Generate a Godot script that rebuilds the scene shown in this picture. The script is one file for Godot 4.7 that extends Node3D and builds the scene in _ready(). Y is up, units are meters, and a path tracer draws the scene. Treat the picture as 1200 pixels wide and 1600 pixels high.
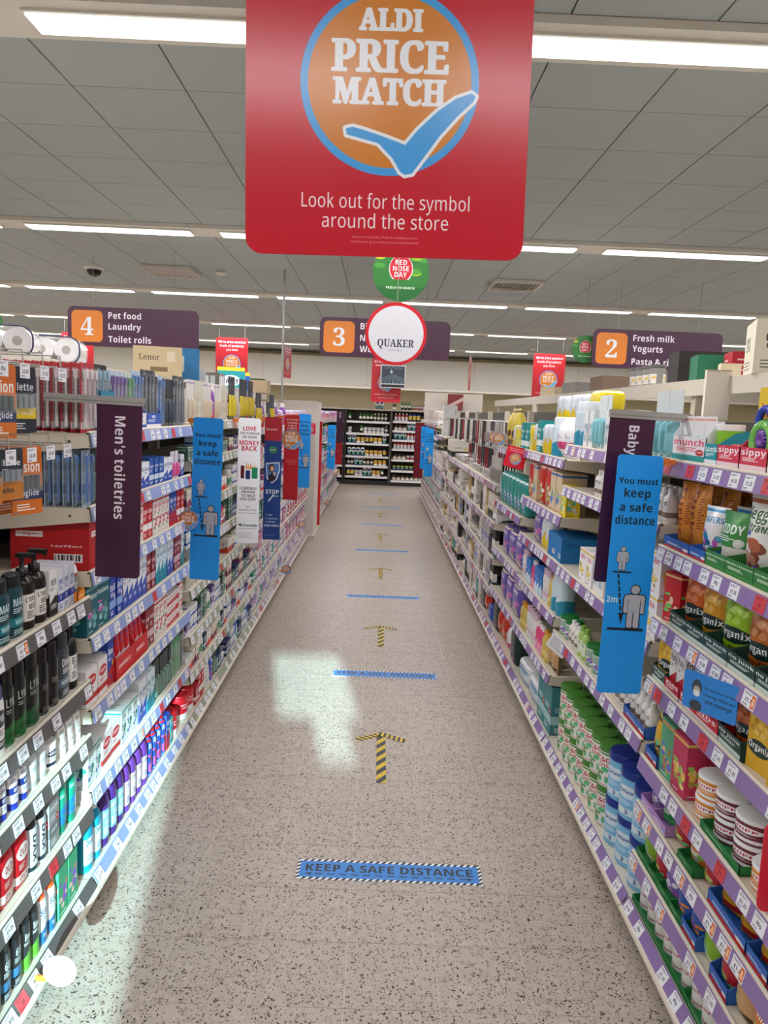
extends Node3D
# Supermarket aisle. Units are metres, y up; the aisle runs along -z, its middle near x = 0.

const CEIL := 3.25
const TILE := 0.586
const ROW := 3.856
const LED_Z := -3.45
const LED_X := -1.65
const FRONT := 0.855
const DEEP := 0.47

var rng := RandomNumberGenerator.new()
var used := {}
var mats := {}
var meshes := {}
var fonts := {}
var text_cache := {}
var cam: Camera3D
var atlas: Image
var atlas_n := 0
var atlas_mats := {}
var ticket_mat: StandardMaterial3D
var bays := {}

func _ready():
	rng.seed = 20210319
	camera_and_light()
	build_shell()
	build_shopfront()
	build_ceiling_lights()
	make_atlas()
	build_bays()
	build_signs()
	fill_bays()
	build_tops()
	build_back_wall_goods()
	build_details()

func camera_and_light():
	cam = Camera3D.new()
	cam.name = "camera"
	cam.fov = 2.0 * rad_to_deg(atan(800.0 / 1202.0))
	cam.near = 0.05
	cam.far = 100.0
	add_child(cam)
	cam.position = Vector3(0, 1.65, 0)
	cam.basis = Basis(Vector3.UP, deg_to_rad(-0.590)) * Basis(Vector3.RIGHT, deg_to_rad(-7.330)) * Basis(Vector3.BACK, deg_to_rad(2.4))
	cam.current = true
	var we := WorldEnvironment.new()
	we.name = "environment"
	var e := Environment.new()
	e.background_mode = Environment.BG_SKY
	var sky := Sky.new()
	var sm := ProceduralSkyMaterial.new()
	sm.sky_top_color = Color(0.35, 0.52, 0.78)
	sm.sky_horizon_color = Color(0.75, 0.82, 0.88)
	sm.ground_bottom_color = Color(0.3, 0.3, 0.3)
	sm.ground_horizon_color = Color(0.6, 0.62, 0.64)
	sky.sky_material = sm
	e.sky = sky
	e.background_energy_multiplier = 1.0
	e.tonemap_mode = Environment.TONE_MAPPER_LINEAR
	e.tonemap_exposure = 0.8
	e.sdfgi_enabled = true
	e.ssao_enabled = true
	e.ssil_enabled = true
	we.environment = e
	add_child(we)
	var sun := DirectionalLight3D.new()
	sun.name = "sun"
	sun.light_color = Color(0.77, 0.97, 1.0)
	sun.light_energy = 7.5
	sun.light_angular_distance = 0.6
	sun.shadow_enabled = true
	add_child(sun)
	sun.look_at_from_position(Vector3.ZERO, Vector3(-0.155, -0.27, -1.0), Vector3.UP)

# ------------------------------------------------------------------ naming
func numbered(called: String) -> String:
	if not used.has(called):
		used[called] = 0
		return called
	used[called] += 1
	return "%s_%03d" % [called, used[called]]

func tag(o: Node, label: String, category: String, group := "", kind := ""):
	o.set_meta("label", label)
	if category: o.set_meta("category", category)
	if group: o.set_meta("group", group)
	if kind: o.set_meta("kind", kind)
	return o

func thing(called: String, label: String, category: String, at := Vector3.ZERO, turn := 0.0, group := "") -> Node3D:
	var o := Node3D.new()
	o.name = numbered(called)
	add_child(o)
	o.position = at
	o.rotation.y = turn
	tag(o, label, category, group)
	return o

func part(called: String, m: Mesh, material: Material, parent: Node, at := Vector3.ZERO, rot := Vector3.ZERO) -> MeshInstance3D:
	var o := MeshInstance3D.new()
	o.name = called if parent != self else numbered(called)
	o.mesh = m
	o.material_override = material
	parent.add_child(o, true)
	o.position = at
	o.rotation = rot
	return o

func structure(called: String, m: Mesh, material: Material, label: String, at := Vector3.ZERO) -> MeshInstance3D:
	var o := part(called, m, material, self, at)
	tag(o, label, "", "", "structure")
	return o

# ------------------------------------------------------------------ materials
func mat(c: String, rough := 0.5, metal := 0.0, alpha := 1.0) -> StandardMaterial3D:
	var key := "%s|%s|%s|%s" % [c, rough, metal, alpha]
	if mats.has(key): return mats[key]
	var m := StandardMaterial3D.new()
	m.albedo_color = Color(c)
	m.roughness = rough
	m.metallic = metal
	if alpha < 1.0:
		m.transparency = BaseMaterial3D.TRANSPARENCY_ALPHA
		m.albedo_color.a = alpha
	mats[key] = m
	return m

func printed(im: Image, rough := 0.4) -> StandardMaterial3D:
	var m := StandardMaterial3D.new()
	m.albedo_texture = ImageTexture.create_from_image(im)
	m.roughness = rough
	return m

# ------------------------------------------------------------------ drawing print into images
func canvas(w: int, h: int, c: String) -> Image:
	var im := Image.create(w, h, false, Image.FORMAT_RGBA8)
	im.fill(Color(c))
	return im

func font_of(which: String) -> Font:
	if not fonts.has(which):
		var f := SystemFont.new()
		f.font_names = ["Droid Serif"] if which.begins_with("serif") else ["Droid Sans"]
		f.font_weight = 700 if which.ends_with("bold") else 400
		fonts[which] = f
	return fonts[which]

func text_image(text: String, size: int, c: Color, which := "bold") -> Image:
	var key := "%s|%d|%s|%s" % [text, size, c.to_html(), which]
	if text_cache.has(key): return text_cache[key]
	var ts := TextServerManager.get_primary_interface()
	var st := ts.create_shaped_text()
	ts.shaped_text_add_string(st, text, font_of(which).get_rids(), size)
	var w := int(ceil(ts.shaped_text_get_width(st))) + 4
	var out := Image.create(w, int(size * 1.3) + 4, false, Image.FORMAT_RGBA8)
	out.fill(Color(c.r, c.g, c.b, 0.0))
	var pen := 1.0
	for g in ts.shaped_text_get_glyphs(st):
		var rid: RID = g.font_rid
		var sz := Vector2i(size, 0)
		ts.font_render_glyph(rid, sz, g.index)
		var idx: int = ts.font_get_glyph_texture_idx(rid, sz, g.index)
		if idx >= 0:
			var uv: Rect2 = ts.font_get_glyph_uv_rect(rid, sz, g.index)
			var off: Vector2 = ts.font_get_glyph_offset(rid, sz, g.index)
			if uv.size.x >= 1 and uv.size.y >= 1:
				var gi: Image = ts.font_get_texture_image(rid, sz, idx).get_region(Rect2i(uv))
				gi.convert(Image.FORMAT_RGBA8)
				var d := gi.get_data()
				for i in range(0, d.size(), 4):
					d[i] = c.r8
					d[i + 1] = c.g8
					d[i + 2] = c.b8
				gi = Image.create_from_data(gi.get_width(), gi.get_height(), false, Image.FORMAT_RGBA8, d)
				out.blend_rect(gi, Rect2i(Vector2i.ZERO, gi.get_size()), Vector2i(int(pen + off.x), size + int(off.y)))
		pen += g.advance
	ts.free_rid(st)
	var r := out.get_used_rect()
	if r.size.x < 1: r = Rect2i(0, 0, 1, 1)
	out = out.get_region(r)
	text_cache[key] = out
	return out

# text centred at (cx, cy), cap height about hgt, no wider than maxw; turn 1 reads downwards
func text(im: Image, s: String, cx: float, cy: float, hgt: float, c: String, maxw := 0.0, which := "bold", turn := 0, left := false, fat := 0):
	if s == "": return
	var size := int(maxf(7.0, hgt / 0.72))
	var ti: Image = text_image(s, size, Color(c), which)
	if maxw > 0 and ti.get_width() > maxw:
		ti = ti.duplicate()
		var k := maxw / ti.get_width()
		ti.resize(int(maxf(1, maxw)), int(maxf(2, ti.get_height() * maxf(k, 0.45) if k < 0.8 else ti.get_height())), Image.INTERPOLATE_BILINEAR)
	if turn != 0:
		ti = ti.duplicate()
		ti.rotate_90(CLOCKWISE if turn > 0 else COUNTERCLOCKWISE)
	var x := cx if left else cx - ti.get_width() / 2.0
	for dx in range(-fat, fat + 1):
		for dy in range(-fat, fat + 1):
			if absi(dx) + absi(dy) <= fat + fat / 2: im.blend_rect(ti, Rect2i(Vector2i.ZERO, ti.get_size()), Vector2i(int(x) + dx, int(cy - ti.get_height() / 2.0) + dy))

func rect(im: Image, x: float, y: float, w: float, h: float, c: String):
	im.fill_rect(Rect2i(int(x), int(y), int(maxf(1, w)), int(maxf(1, h))), Color(c))

func ellipse(im: Image, cx: float, cy: float, rx: float, ry: float, c: String):
	var col := Color(c)
	for y in range(int(cy - ry), int(cy + ry) + 1):
		var t := 1.0 - pow((y - cy) / ry, 2.0)
		if t > 0.0:
			var w := rx * sqrt(t)
			var x0 := int(round(cx - w))
			im.fill_rect(Rect2i(x0, y, maxi(1, int(round(cx + w)) - x0), 1), col)

func poly(im: Image, pts: Array, c: String):
	var col := Color(c)
	var lo := 1e9
	var hi := -1e9
	for p in pts:
		lo = minf(lo, p.y)
		hi = maxf(hi, p.y)
	for y in range(int(lo), int(hi) + 1):
		var xs := []
		for i in pts.size():
			var a: Vector2 = pts[i]
			var b: Vector2 = pts[(i + 1) % pts.size()]
			if (a.y <= y) != (b.y <= y):
				xs.append(a.x + (y - a.y) / (b.y - a.y) * (b.x - a.x))
		xs.sort()
		for i in range(0, xs.size() - 1, 2):
			im.fill_rect(Rect2i(int(round(xs[i])), y, maxi(1, int(round(xs[i + 1]) - round(xs[i]))), 1), col)

func stroke(im: Image, pts: Array, r: float, c: String, closed := true):
	for i in (pts.size() if closed else pts.size() - 1):
		var a: Vector2 = pts[i]
		var b: Vector2 = pts[(i + 1) % pts.size()]
		var n := int(a.distance_to(b) / maxf(1.0, r * 0.5)) + 1
		for k in n + 1:
			var p := a.lerp(b, float(k) / n)
			ellipse(im, p.x, p.y, r, r, c)

func round_rect(im: Image, x: float, y: float, w: float, h: float, r: float, c: String):
	rect(im, x + r, y, w - 2 * r, h, c)
	rect(im, x, y + r, w, h - 2 * r, c)
	for p in [[x + r, y + r], [x + w - r, y + r], [x + r, y + h - r], [x + w - r, y + h - r]]:
		ellipse(im, p[0], p[1], r, r, c)

# ------------------------------------------------------------------ mesh builders
class Shape:
	var v := PackedVector3Array()
	var n := PackedVector3Array()
	var uv := PackedVector2Array()
	var ix := PackedInt32Array()
	func quad(a: Vector3, b: Vector3, c: Vector3, d: Vector3, ua := Vector2.ZERO, ub := Vector2.ZERO, uc := Vector2.ZERO, ud := Vector2.ZERO):
		# a b c d clockwise seen from outside
		var k := v.size()
		var nn := (c - a).cross(b - a).normalized()
		v.append_array([a, b, c, d])
		n.append_array([nn, nn, nn, nn])
		uv.append_array([ua, ub, uc, ud])
		ix.append_array([k, k + 1, k + 2, k, k + 2, k + 3])
	func box(p: Vector3, s: Vector3, r := Rect2(0, 0, 1, 1), side := Rect2(0, 0, 1, 1)):
		# p is the centre of the box; +z face carries r
		var h := s / 2.0
		var c := []
		for z in [-1, 1]:
			for y in [-1, 1]:
				for x in [-1, 1]:
					c.append(p + Vector3(h.x * x, h.y * y, h.z * z))
		var a := r.position
		var b := r.end
		var sa := side.position
		var sb := side.end
		var t := Vector2(lerpf(a.x, b.x, 0.5), lerpf(a.y, b.y, 0.012))
		quad(c[6], c[7], c[5], c[4], a, Vector2(b.x, a.y), b, Vector2(a.x, b.y))
		quad(c[3], c[2], c[0], c[1], a, Vector2(b.x, a.y), b, Vector2(a.x, b.y))
		quad(c[7], c[3], c[1], c[5], sa, Vector2(sb.x, sa.y), sb, Vector2(sa.x, sb.y))
		quad(c[2], c[6], c[4], c[0], sa, Vector2(sb.x, sa.y), sb, Vector2(sa.x, sb.y))
		quad(c[2], c[3], c[7], c[6], t, t, t, t)
		quad(c[4], c[5], c[1], c[0], t, t, t, t)
	func tube(a: Vector3, b: Vector3, r0: float, r1 := -1.0, seg := 8):
		if r1 < 0: r1 = r0
		var d := (b - a).normalized()
		var x := d.cross(Vector3.UP if absf(d.y) < 0.9 else Vector3.RIGHT).normalized()
		var y := x.cross(d).normalized()
		var k := v.size()
		for i in seg + 1:
			var t := TAU * i / seg
			var o := x * cos(t) + y * sin(t)
			v.append_array([a + o * r0, b + o * r1])
			n.append_array([o, o])
			uv.append_array([Vector2.ZERO, Vector2.ZERO])
		for i in seg:
			var j := k + i * 2
			ix.append_array([j, j + 2, j + 1, j + 1, j + 2, j + 3])
		for e in [[a, r0, -1.0], [b, r1, 1.0]]:
			var m := v.size()
			v.append(e[0])
			n.append(d * e[2])
			uv.append(Vector2.ZERO)
			for i in seg + 1:
				var t := TAU * i / seg
				v.append(e[0] + (x * cos(t) + y * sin(t)) * e[1])
				n.append(d * e[2])
				uv.append(Vector2.ZERO)
			for i in seg:
				if e[2] > 0: ix.append_array([m, m + i + 1, m + i + 2])
				else: ix.append_array([m, m + i + 2, m + i + 1])
	func path(pts: Array, r: float, seg := 8):
		for i in pts.size() - 1:
			tube(pts[i], pts[i + 1], r, r, seg)
	# prof: [y, rx, rz] rings; cross-section is a superellipse of exponent e
	func lathe(prof: Array, seg := 16, e := 2.0, r := Rect2(0, 0, 1, 1), cap := true):
		var k := v.size()
		var y0: float = prof[0][0]
		var y1: float = prof[prof.size() - 1][0]
		for p in prof:
			for i in seg + 1:
				var t := TAU * i / seg - PI
				var cx := sin(t)
				var cz := cos(t)
				var px := signf(cx) * pow(absf(cx), 2.0 / e)
				var pz := signf(cz) * pow(absf(cz), 2.0 / e)
				v.append(Vector3(px * p[1], p[0], pz * p[2]))
				n.append(Vector3(signf(cx) * pow(absf(cx), 2.0 - 2.0 / e) / maxf(p[1], 0.002), 0, signf(cz) * pow(absf(cz), 2.0 - 2.0 / e) / maxf(p[2], 0.002)).normalized())
				var u := 0.5 + px * 0.5
				uv.append(r.position + Vector2(u, 1.0 - (p[0] - y0) / maxf(y1 - y0, 0.0001)) * r.size)
		for j in prof.size():
			var a: Array = prof[maxi(j - 1, 0)]
			var b: Array = prof[mini(j + 1, prof.size() - 1)]
			var dy: float = b[0] - a[0]
			var dr: float = (b[1] + b[2] - a[1] - a[2]) / 2.0
			for i in seg + 1:
				var q := k + j * (seg + 1) + i
				var nn := n[q]
				n[q] = Vector3(nn.x * dy, -dr, nn.z * dy).normalized() if absf(dy) + absf(dr) > 1e-6 else nn
		for j in prof.size() - 1:
			for i in seg:
				var q := k + j * (seg + 1) + i
				ix.append_array([q, q + seg + 1, q + 1, q + 1, q + seg + 1, q + seg + 2])
		if cap:
			for s in [0, prof.size() - 1]:
				var m := v.size()
				var up := Vector3.UP if s > 0 else Vector3.DOWN
				v.append(Vector3(0, prof[s][0], 0))
				n.append(up)
				var tu: Vector2 = r.position + Vector2(0.5, 0.012) * r.size
				uv.append(tu)
				for i in seg + 1:
					v.append(v[k + s * (seg + 1) + i])
					n.append(up)
					uv.append(tu)
				for i in seg:
					if s > 0: ix.append_array([m, m + i + 2, m + i + 1])
					else: ix.append_array([m, m + i + 1, m + i + 2])
	# soft bag: pillow of w x h x d standing on y = 0, crimped ends of height c
	func bag(w: float, h: float, d: float, c: float, r: Rect2, crumple := 0.0, sd := 1, nx := 8, ny := 9):
		var g := RandomNumberGenerator.new()
		g.seed = sd
		for side in [1.0, -1.0]:
			var k := v.size()
			for j in ny + 1:
				var fy := float(j) / ny
				for i in nx + 1:
					var fx := float(i) / nx
					var ex := 1.0 - pow(absf(fx * 2.0 - 1.0), 3.0)
					var yy := clampf((fy * h - c) / maxf(h - 2.0 * c, 0.001), 0.0, 1.0)
					var ey := pow(maxf(0.0, 1.0 - pow(absf(yy * 2.0 - 1.0), 2.6)), 0.6)
					var z := d * 0.5 * ex * ey + 0.0008
					var wx := 1.0 - 0.06 * ey
					var jit := Vector3(g.randf_range(-1, 1), 0.0, g.randf_range(-1, 1)) * crumple * (0.3 + ey) if i > 0 and i < nx else Vector3.ZERO
					v.append(Vector3((fx - 0.5) * w * wx, fy * h, z * side) + jit)
					n.append(Vector3.ZERO)
					uv.append(r.position + Vector2(fx if side > 0 else 1.0 - fx, 1.0 - fy) * r.size)
			var i0 := ix.size()
			for j in ny:
				for i in nx:
					var q := k + j * (nx + 1) + i
					if side > 0: ix.append_array([q, q + nx + 1, q + 1, q + 1, q + nx + 1, q + nx + 2])
					else: ix.append_array([q, q + 1, q + nx + 1, q + 1, q + nx + 2, q + nx + 1])
			for t in range(i0, ix.size(), 3):
				var nn := (v[ix[t + 2]] - v[ix[t]]).cross(v[ix[t + 1]] - v[ix[t]])
				for m in 3: n[ix[t + m]] += nn
			for q in range(k, v.size()): n[q] = n[q].normalized()
	func prism(outline: Array, z0: float, z1: float, r := Rect2(0, 0, 1, 1)):
		# outline: clockwise Vector2 points seen from +z; uv spans its bounds on the front
		var lo := Vector2(1e9, 1e9)
		var hi := -lo
		for p in outline:
			lo = lo.min(p)
			hi = hi.max(p)
		var tri := Geometry2D.triangulate_polygon(PackedVector2Array(outline))
		for f in [[z1, 1.0], [z0, -1.0]]:
			var k := v.size()
			for p in outline:
				v.append(Vector3(p.x, p.y, f[0]))
				n.append(Vector3(0, 0, f[1]))
				var q: Vector2 = (p - lo) / (hi - lo)
				uv.append(r.position + Vector2(q.x, 1.0 - q.y) * r.size)
			for t in range(0, tri.size(), 3):
				var a := tri[t]
				var b := tri[t + 1]
				var c := tri[t + 2]
				var cw: bool = (outline[b] - outline[a]).cross(outline[c] - outline[a]) < 0
				if cw == (f[1] > 0): ix.append_array([k + a, k + b, k + c])
				else: ix.append_array([k + a, k + c, k + b])
		var e := r.position + Vector2(0.01, 0.99) * r.size
		for i in outline.size():
			var a: Vector2 = outline[i]
			var b: Vector2 = outline[(i + 1) % outline.size()]
			quad(Vector3(b.x, b.y, z1), Vector3(a.x, a.y, z1), Vector3(a.x, a.y, z0), Vector3(b.x, b.y, z0), e, e, e, e)
	func mesh() -> ArrayMesh:
		var a := []
		a.resize(Mesh.ARRAY_MAX)
		a[Mesh.ARRAY_VERTEX] = v
		a[Mesh.ARRAY_NORMAL] = n
		a[Mesh.ARRAY_TEX_UV] = uv
		a[Mesh.ARRAY_INDEX] = ix
		var m := ArrayMesh.new()
		m.add_surface_from_arrays(Mesh.PRIMITIVE_TRIANGLES, a)
		return m

func box_mesh(s: Vector3, at := Vector3.ZERO) -> Mesh:
	var key := "box|%s|%s" % [s, at]
	if not meshes.has(key):
		var g := Shape.new()
		g.box(at, s)
		meshes[key] = g.mesh()
	return meshes[key]

func rounded(w: float, h: float, r: float, which := "1111") -> Array:
	# clockwise from the lower left; which: lower-left, upper-left, upper-right, lower-right
	var out := []
	var cs := [[-w / 2, -h / 2, 1, 1, PI * 1.5], [-w / 2, h / 2, 1, -1, PI], [w / 2, h / 2, -1, -1, PI / 2], [w / 2, -h / 2, -1, 1, 0.0]]
	for i in 4:
		var c: Array = cs[i]
		if which[i] == "1":
			for k in 6:
				var t: float = c[4] - PI / 2 * k / 5.0
				out.append(Vector2(c[0] + c[2] * r + cos(t) * r, c[1] + c[3] * r + sin(t) * r))
		else:
			out.append(Vector2(c[0], c[1]))
	return out

func panel(w: float, h: float, r: float, t := 0.003, which := "1111") -> Mesh:
	var g := Shape.new()
	g.prism(rounded(w, h, r, which), -t / 2, t / 2)
	return g.mesh()

func disc(r: float, t := 0.003) -> Mesh:
	var g := Shape.new()
	var o := []
	for i in 40: o.append(Vector2(-cos(TAU * i / 40), sin(TAU * i / 40)) * r)
	g.prism(o, -t / 2, t / 2)
	return g.mesh()

func pixel_of(p: Vector3) -> Vector3:
	var q := cam.basis.transposed() * (p - cam.position)
	return Vector3(600.0 - q.x / q.z * 1202.0, 800.0 + q.y / q.z * 1202.0, -q.z)

# ------------------------------------------------------------------ setting
func terrazzo() -> Image:
	var n := 1024
	var im := canvas(n, n, "bbb0a3")
	var g := RandomNumberGenerator.new()
	g.seed = 77
	for k in 900:   # soft tone patches
		var c: String = ["beb3a7", "b5aa9d", "c1b6aa", "b4a89b"][g.randi() % 4]
		ellipse(im, g.randf_range(20, n - 20), g.randf_range(20, n - 20), g.randf_range(6, 18), g.randf_range(6, 18), c)
	var tones := ["2e2a29", "3b3431", "473d38", "2a2828", "6b4d40", "7c5a48", "8d8379", "d3cabd", "cbc0b2", "5a4c44"]
	for k in 11500:
		var c: String = tones[g.randi() % tones.size()]
		var big := g.randf() < 0.16
		var s := g.randf_range(3.0, 6.0) if big else g.randf_range(1.4, 3.2)
		var p := Vector2(g.randf() * n, g.randf() * n)
		var d := Vector2.from_angle(g.randf() * TAU) * s
		for i in 4:
			var q := p + d * (i / 3.0 - 0.5) * g.randf_range(0.6, 1.5)
			var w := s * g.randf_range(0.35, 0.75)
			var x := posmod(int(q.x), n)
			var y := posmod(int(q.y), n)
			im.fill_rect(Rect2i(x, y, int(ceil(w)), int(ceil(w * g.randf_range(0.6, 1.3)))), Color(c))
	return im

func build_shell():
	var fm := StandardMaterial3D.new()
	fm.albedo_texture = ImageTexture.create_from_image(terrazzo())
	fm.uv1_triplanar = true
	fm.uv1_world_triplanar = true
	fm.uv1_scale = Vector3.ONE * 0.92
	fm.uv1_triplanar_sharpness = 8.0
	fm.roughness = 0.3
	fm.metallic_specular = 0.25
	var joint := mat("cdc3b5", 0.6)
	var floor_ := structure("floor", box_mesh(Vector3(22, 0.2, 26.6)), joint, "speckled terrazzo shop floor laid in square tiles", Vector3(0, -0.1012, -9.2))
	var T := 0.27
	var tm := box_mesh(Vector3(T - 0.0022, 0.012, T - 0.0022), Vector3(0, -0.006, 0))
	var cells := []
	for i in range(-5, 5):
		for j in range(-5, 79):
			var p := Vector3(0.235 + T * (i + 0.5) - T * 0, 0, -1.95 - T * (j + 0.5) + T * 9)
			var q := pixel_of(p)
			var seen: bool = p.z < -1.3 and absf(p.x) < 1.0 and q.x > -60 and q.x < 1260 and q.y < 1760
			cells.append([q.z if seen else 100.0 + p.distance_to(Vector3(0, 0, -9)), p])
	cells.sort_custom(func(a, b): return a[0] < b[0])
	var rest := Shape.new()
	for k in cells.size():
		var p: Vector3 = cells[k][1]
		if k < 295:
			part("floor_tile", tm, fm, floor_, p - floor_.position)
		else:
			rest.box(p + Vector3(0, -0.006, 0) - floor_.position, Vector3(T - 0.0022, 0.012, T - 0.0022))
	part("distant_floor_tiles", rest.mesh(), fm, floor_).set_meta("kind", "stuff")
	for s in [-1.0, 1.0]:   # the floor under and beyond the gondolas
		part("side_floor_slab", box_mesh(Vector3(9.6, 0.012, 26)), fm, floor_, Vector3(s * 6.2 + 0.1, -0.006, -9.2) - floor_.position)
	# an access cover let into the floor by the right-hand shelving
	var metal := mat("c9c4b8", 0.35, 0.6)
	var cover := Node3D.new()
	cover.name = "access_cover"
	floor_.add_child(cover, true)
	cover.position = Vector3(0.63, 0.0006, -5.31) - floor_.position
	for e in [[0.0, -0.26, 0.27, 0.006], [0.0, 0.26, 0.27, 0.006], [-0.132, 0.0, 0.006, 0.52], [0.132, 0.0, 0.006, 0.52]]:
		part("cover_frame", box_mesh(Vector3(e[2], 0.002, e[3])), metal, cover, Vector3(e[0], 0, e[1]))

	# ceiling: slab, tiles laid between the light tracks
	var grid := mat("5c5a55", 0.8)
	var tile_mat := mat("acb5b6", 0.9)
	var ceiling := structure("ceiling", box_mesh(Vector3(22, 0.2, 26.6)), grid, "suspended ceiling of pale square tiles", Vector3(0, CEIL + 0.112, -9.2))
	var cm := box_mesh(Vector3(TILE - 0.008, 0.012, TILE - 0.006), Vector3(0, 0.006, 0))
	cells = []
	for r in range(-2, 5):
		for j in 6:
			var z: float = LED_Z - 0.17 - r * ROW - TILE * (j + 0.5)
			if z < -21.3 or z > 3.9: continue
			for i in range(-16, 22):
				var p := Vector3(LED_X + TILE * (i + 0.5), CEIL, z)
				if absf(p.x) > 10.8: continue
				var q := pixel_of(p)
				var seen: bool = p.z < -1.5 and q.x > -40 and q.x < 1240 and q.y > -60
				cells.append([q.z if seen else 100.0 + p.length(), p])
	cells.sort_custom(func(a, b): return a[0] < b[0])
	rest = Shape.new()
	for k in cells.size():
		var p: Vector3 = cells[k][1]
		if k < 295: part("ceiling_tile", cm, tile_mat, ceiling, p - ceiling.position)
		else: rest.box(p + Vector3(0, 0.006, 0) - ceiling.position, Vector3(TILE - 0.008, 0.012, TILE - 0.006))
	part("distant_ceiling_tiles", rest.mesh(), tile_mat, ceiling).set_meta("kind", "stuff")

	# walls
	var cream := mat("e6dcc8", 0.8)
	structure("wall_left", box_mesh(Vector3(0.2, 3.5, 26.6)), cream, "plain cream side wall beyond the left aisles", Vector3(-11.1, 1.65, -9.2))
	structure("wall_right", box_mesh(Vector3(0.2, 3.5, 26.6)), cream, "plain cream side wall beyond the right aisles", Vector3(11.1, 1.65, -9.2))
	structure("wall_back", box_mesh(Vector3(22, 3.5, 0.2)), mat("d8d0ae", 0.8), "pale yellow rear wall behind the sauce shelves", Vector3(0, 1.65, -22.4))
	var bulk := structure("wall_bulkhead", box_mesh(Vector3(22, 0.78, 0.3)), mat("d6d3c8", 0.75), "pale pink bulkhead under the ceiling at the aisle end", Vector3(0, 2.71, -21.2))
	part("lower_trim", box_mesh(Vector3(22, 0.05, 0.04)), mat("efe9df", 0.5), bulk, Vector3(0, -0.405, 0.15))
	for x in [-6.1, -3.2, -0.4, 2.5, 5.3]:
		part("panel_joint", box_mesh(Vector3(0.02, 0.76, 0.008)), mat("cfc4b8", 0.7), bulk, Vector3(x, 0, 0.152))
	for x in [4.2, 1.85]:
		part("door_frame_post", box_mesh(Vector3(0.14, 2.3, 0.1)), mat("d9d2c4", 0.6), bulk, Vector3(x, -1.58, 0.1))

func build_shopfront():
	# unseen shop front behind the camera, openings shaped to throw the sun patches
	var Z := 4.0
	var w := Shape.new()
	var holes := [[-0.02, 0.275, 1.3, 2.36], [0.74, 1.20, 2.14, 2.46], [0.93, 1.12, 2.0, 2.14]]
	var xs := [-11.0, -0.02, 0.275, 0.74, 0.93, 1.12, 1.20, 11.0]
	var ys := [0.0, 1.3, 2.0, 2.14, 2.36, 2.46, 3.4]
	for i in xs.size() - 1:
		for j in ys.size() - 1:
			var c := Vector2((xs[i] + xs[i + 1]) / 2, (ys[j] + ys[j + 1]) / 2)
			var open := false
			for h in holes:
				if c.x > h[0] and c.x < h[1] and c.y > h[2] and c.y < h[3]: open = true
			if not open: w.box(Vector3(c.x, c.y, Z), Vector3(xs[i + 1] - xs[i], ys[j + 1] - ys[j], 0.12))
	structure("wall_front", w.mesh(), mat("dcd6ca", 0.8), "shop front wall behind the viewer with small openings shaped for the sun patches")
	var glass := mat("f4fbfa", 0.02, 0.0, 0.06)
	for k in holes.size():
		var h: Array = holes[k]
		structure("shaped_window_%d" % (k + 1), box_mesh(Vector3(h[1] - h[0], h[3] - h[2], 0.008)), glass, ["tall narrow clear pane in an unseen opening shaped for sun", "wide clear pane in a high unseen opening shaped for sun", "small clear pane in a shaped sun opening under the wide one"][k], Vector3((h[0] + h[1]) / 2, (h[2] + h[3]) / 2, Z))

func build_ceiling_lights():
	var white := mat("dcdad2", 0.5)
	var glow := StandardMaterial3D.new()
	glow.albedo_color = Color(0.95, 0.96, 0.95)
	glow.emission_enabled = true
	glow.emission = Color(0.98, 1.0, 0.97)
	glow.emission_energy_multiplier = 2.6
	var W := 3 * TILE
	var track := box_mesh(Vector3(21.6, 0.035, 0.34), Vector3(0, -0.0175, 0))
	var housing := box_mesh(Vector3(W - 0.26, 0.012, 0.2), Vector3(0, -0.006, 0))
	var lens := Shape.new()
	lens.box(Vector3(0, -0.016, 0), Vector3(W - 0.28, 0.01, 0.165))
	var lens_m := lens.mesh()
	for r in range(-1, 5):
		var z: float = LED_Z - r * ROW
		var t := part("light_track", track, white, self, Vector3(0, CEIL - 0.0005, z))
		var where: String = ["behind the viewer", "crossing above the big red sign", "crossing just beyond the big red sign", "crossing above the aisle number signs", "crossing beyond the aisle number signs", "crossing in front of the rear bulkhead"][r + 1]
		tag(t, "long white ceiling track holding lamps, " + where, "light track", "ceiling light tracks")
		for i in range(-6, 6):
			var x: float = LED_X + W * (i + 0.5)
			if absf(x) > 10.0: continue
			var l := thing("ceiling_light", "slim white strip lamp in the track " + where, "ceiling light", Vector3(x, CEIL - 0.0358, z), 0.0, "strip lamps in the track " + where)
			part("housing", housing, white, l)
			part("diffuser", lens_m, glow, l)
			var a := AreaLight3D.new()
			a.name = "lamp_light"
			a.area_size = Vector2(W - 0.28, 0.165)
			a.light_color = Color(1.0, 0.982, 0.995)
			a.light_energy = 3.4
			a.area_range = 40.0
			a.area_attenuation = 2.0
			a.shadow_enabled = true
			l.add_child(a)
			a.position = Vector3(0, -0.024, 0)
			a.rotation.x = -PI / 2

# ------------------------------------------------------------------ goods: a printed atlas and one prototype of each kind
const CW := 128
const CH := 192
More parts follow.
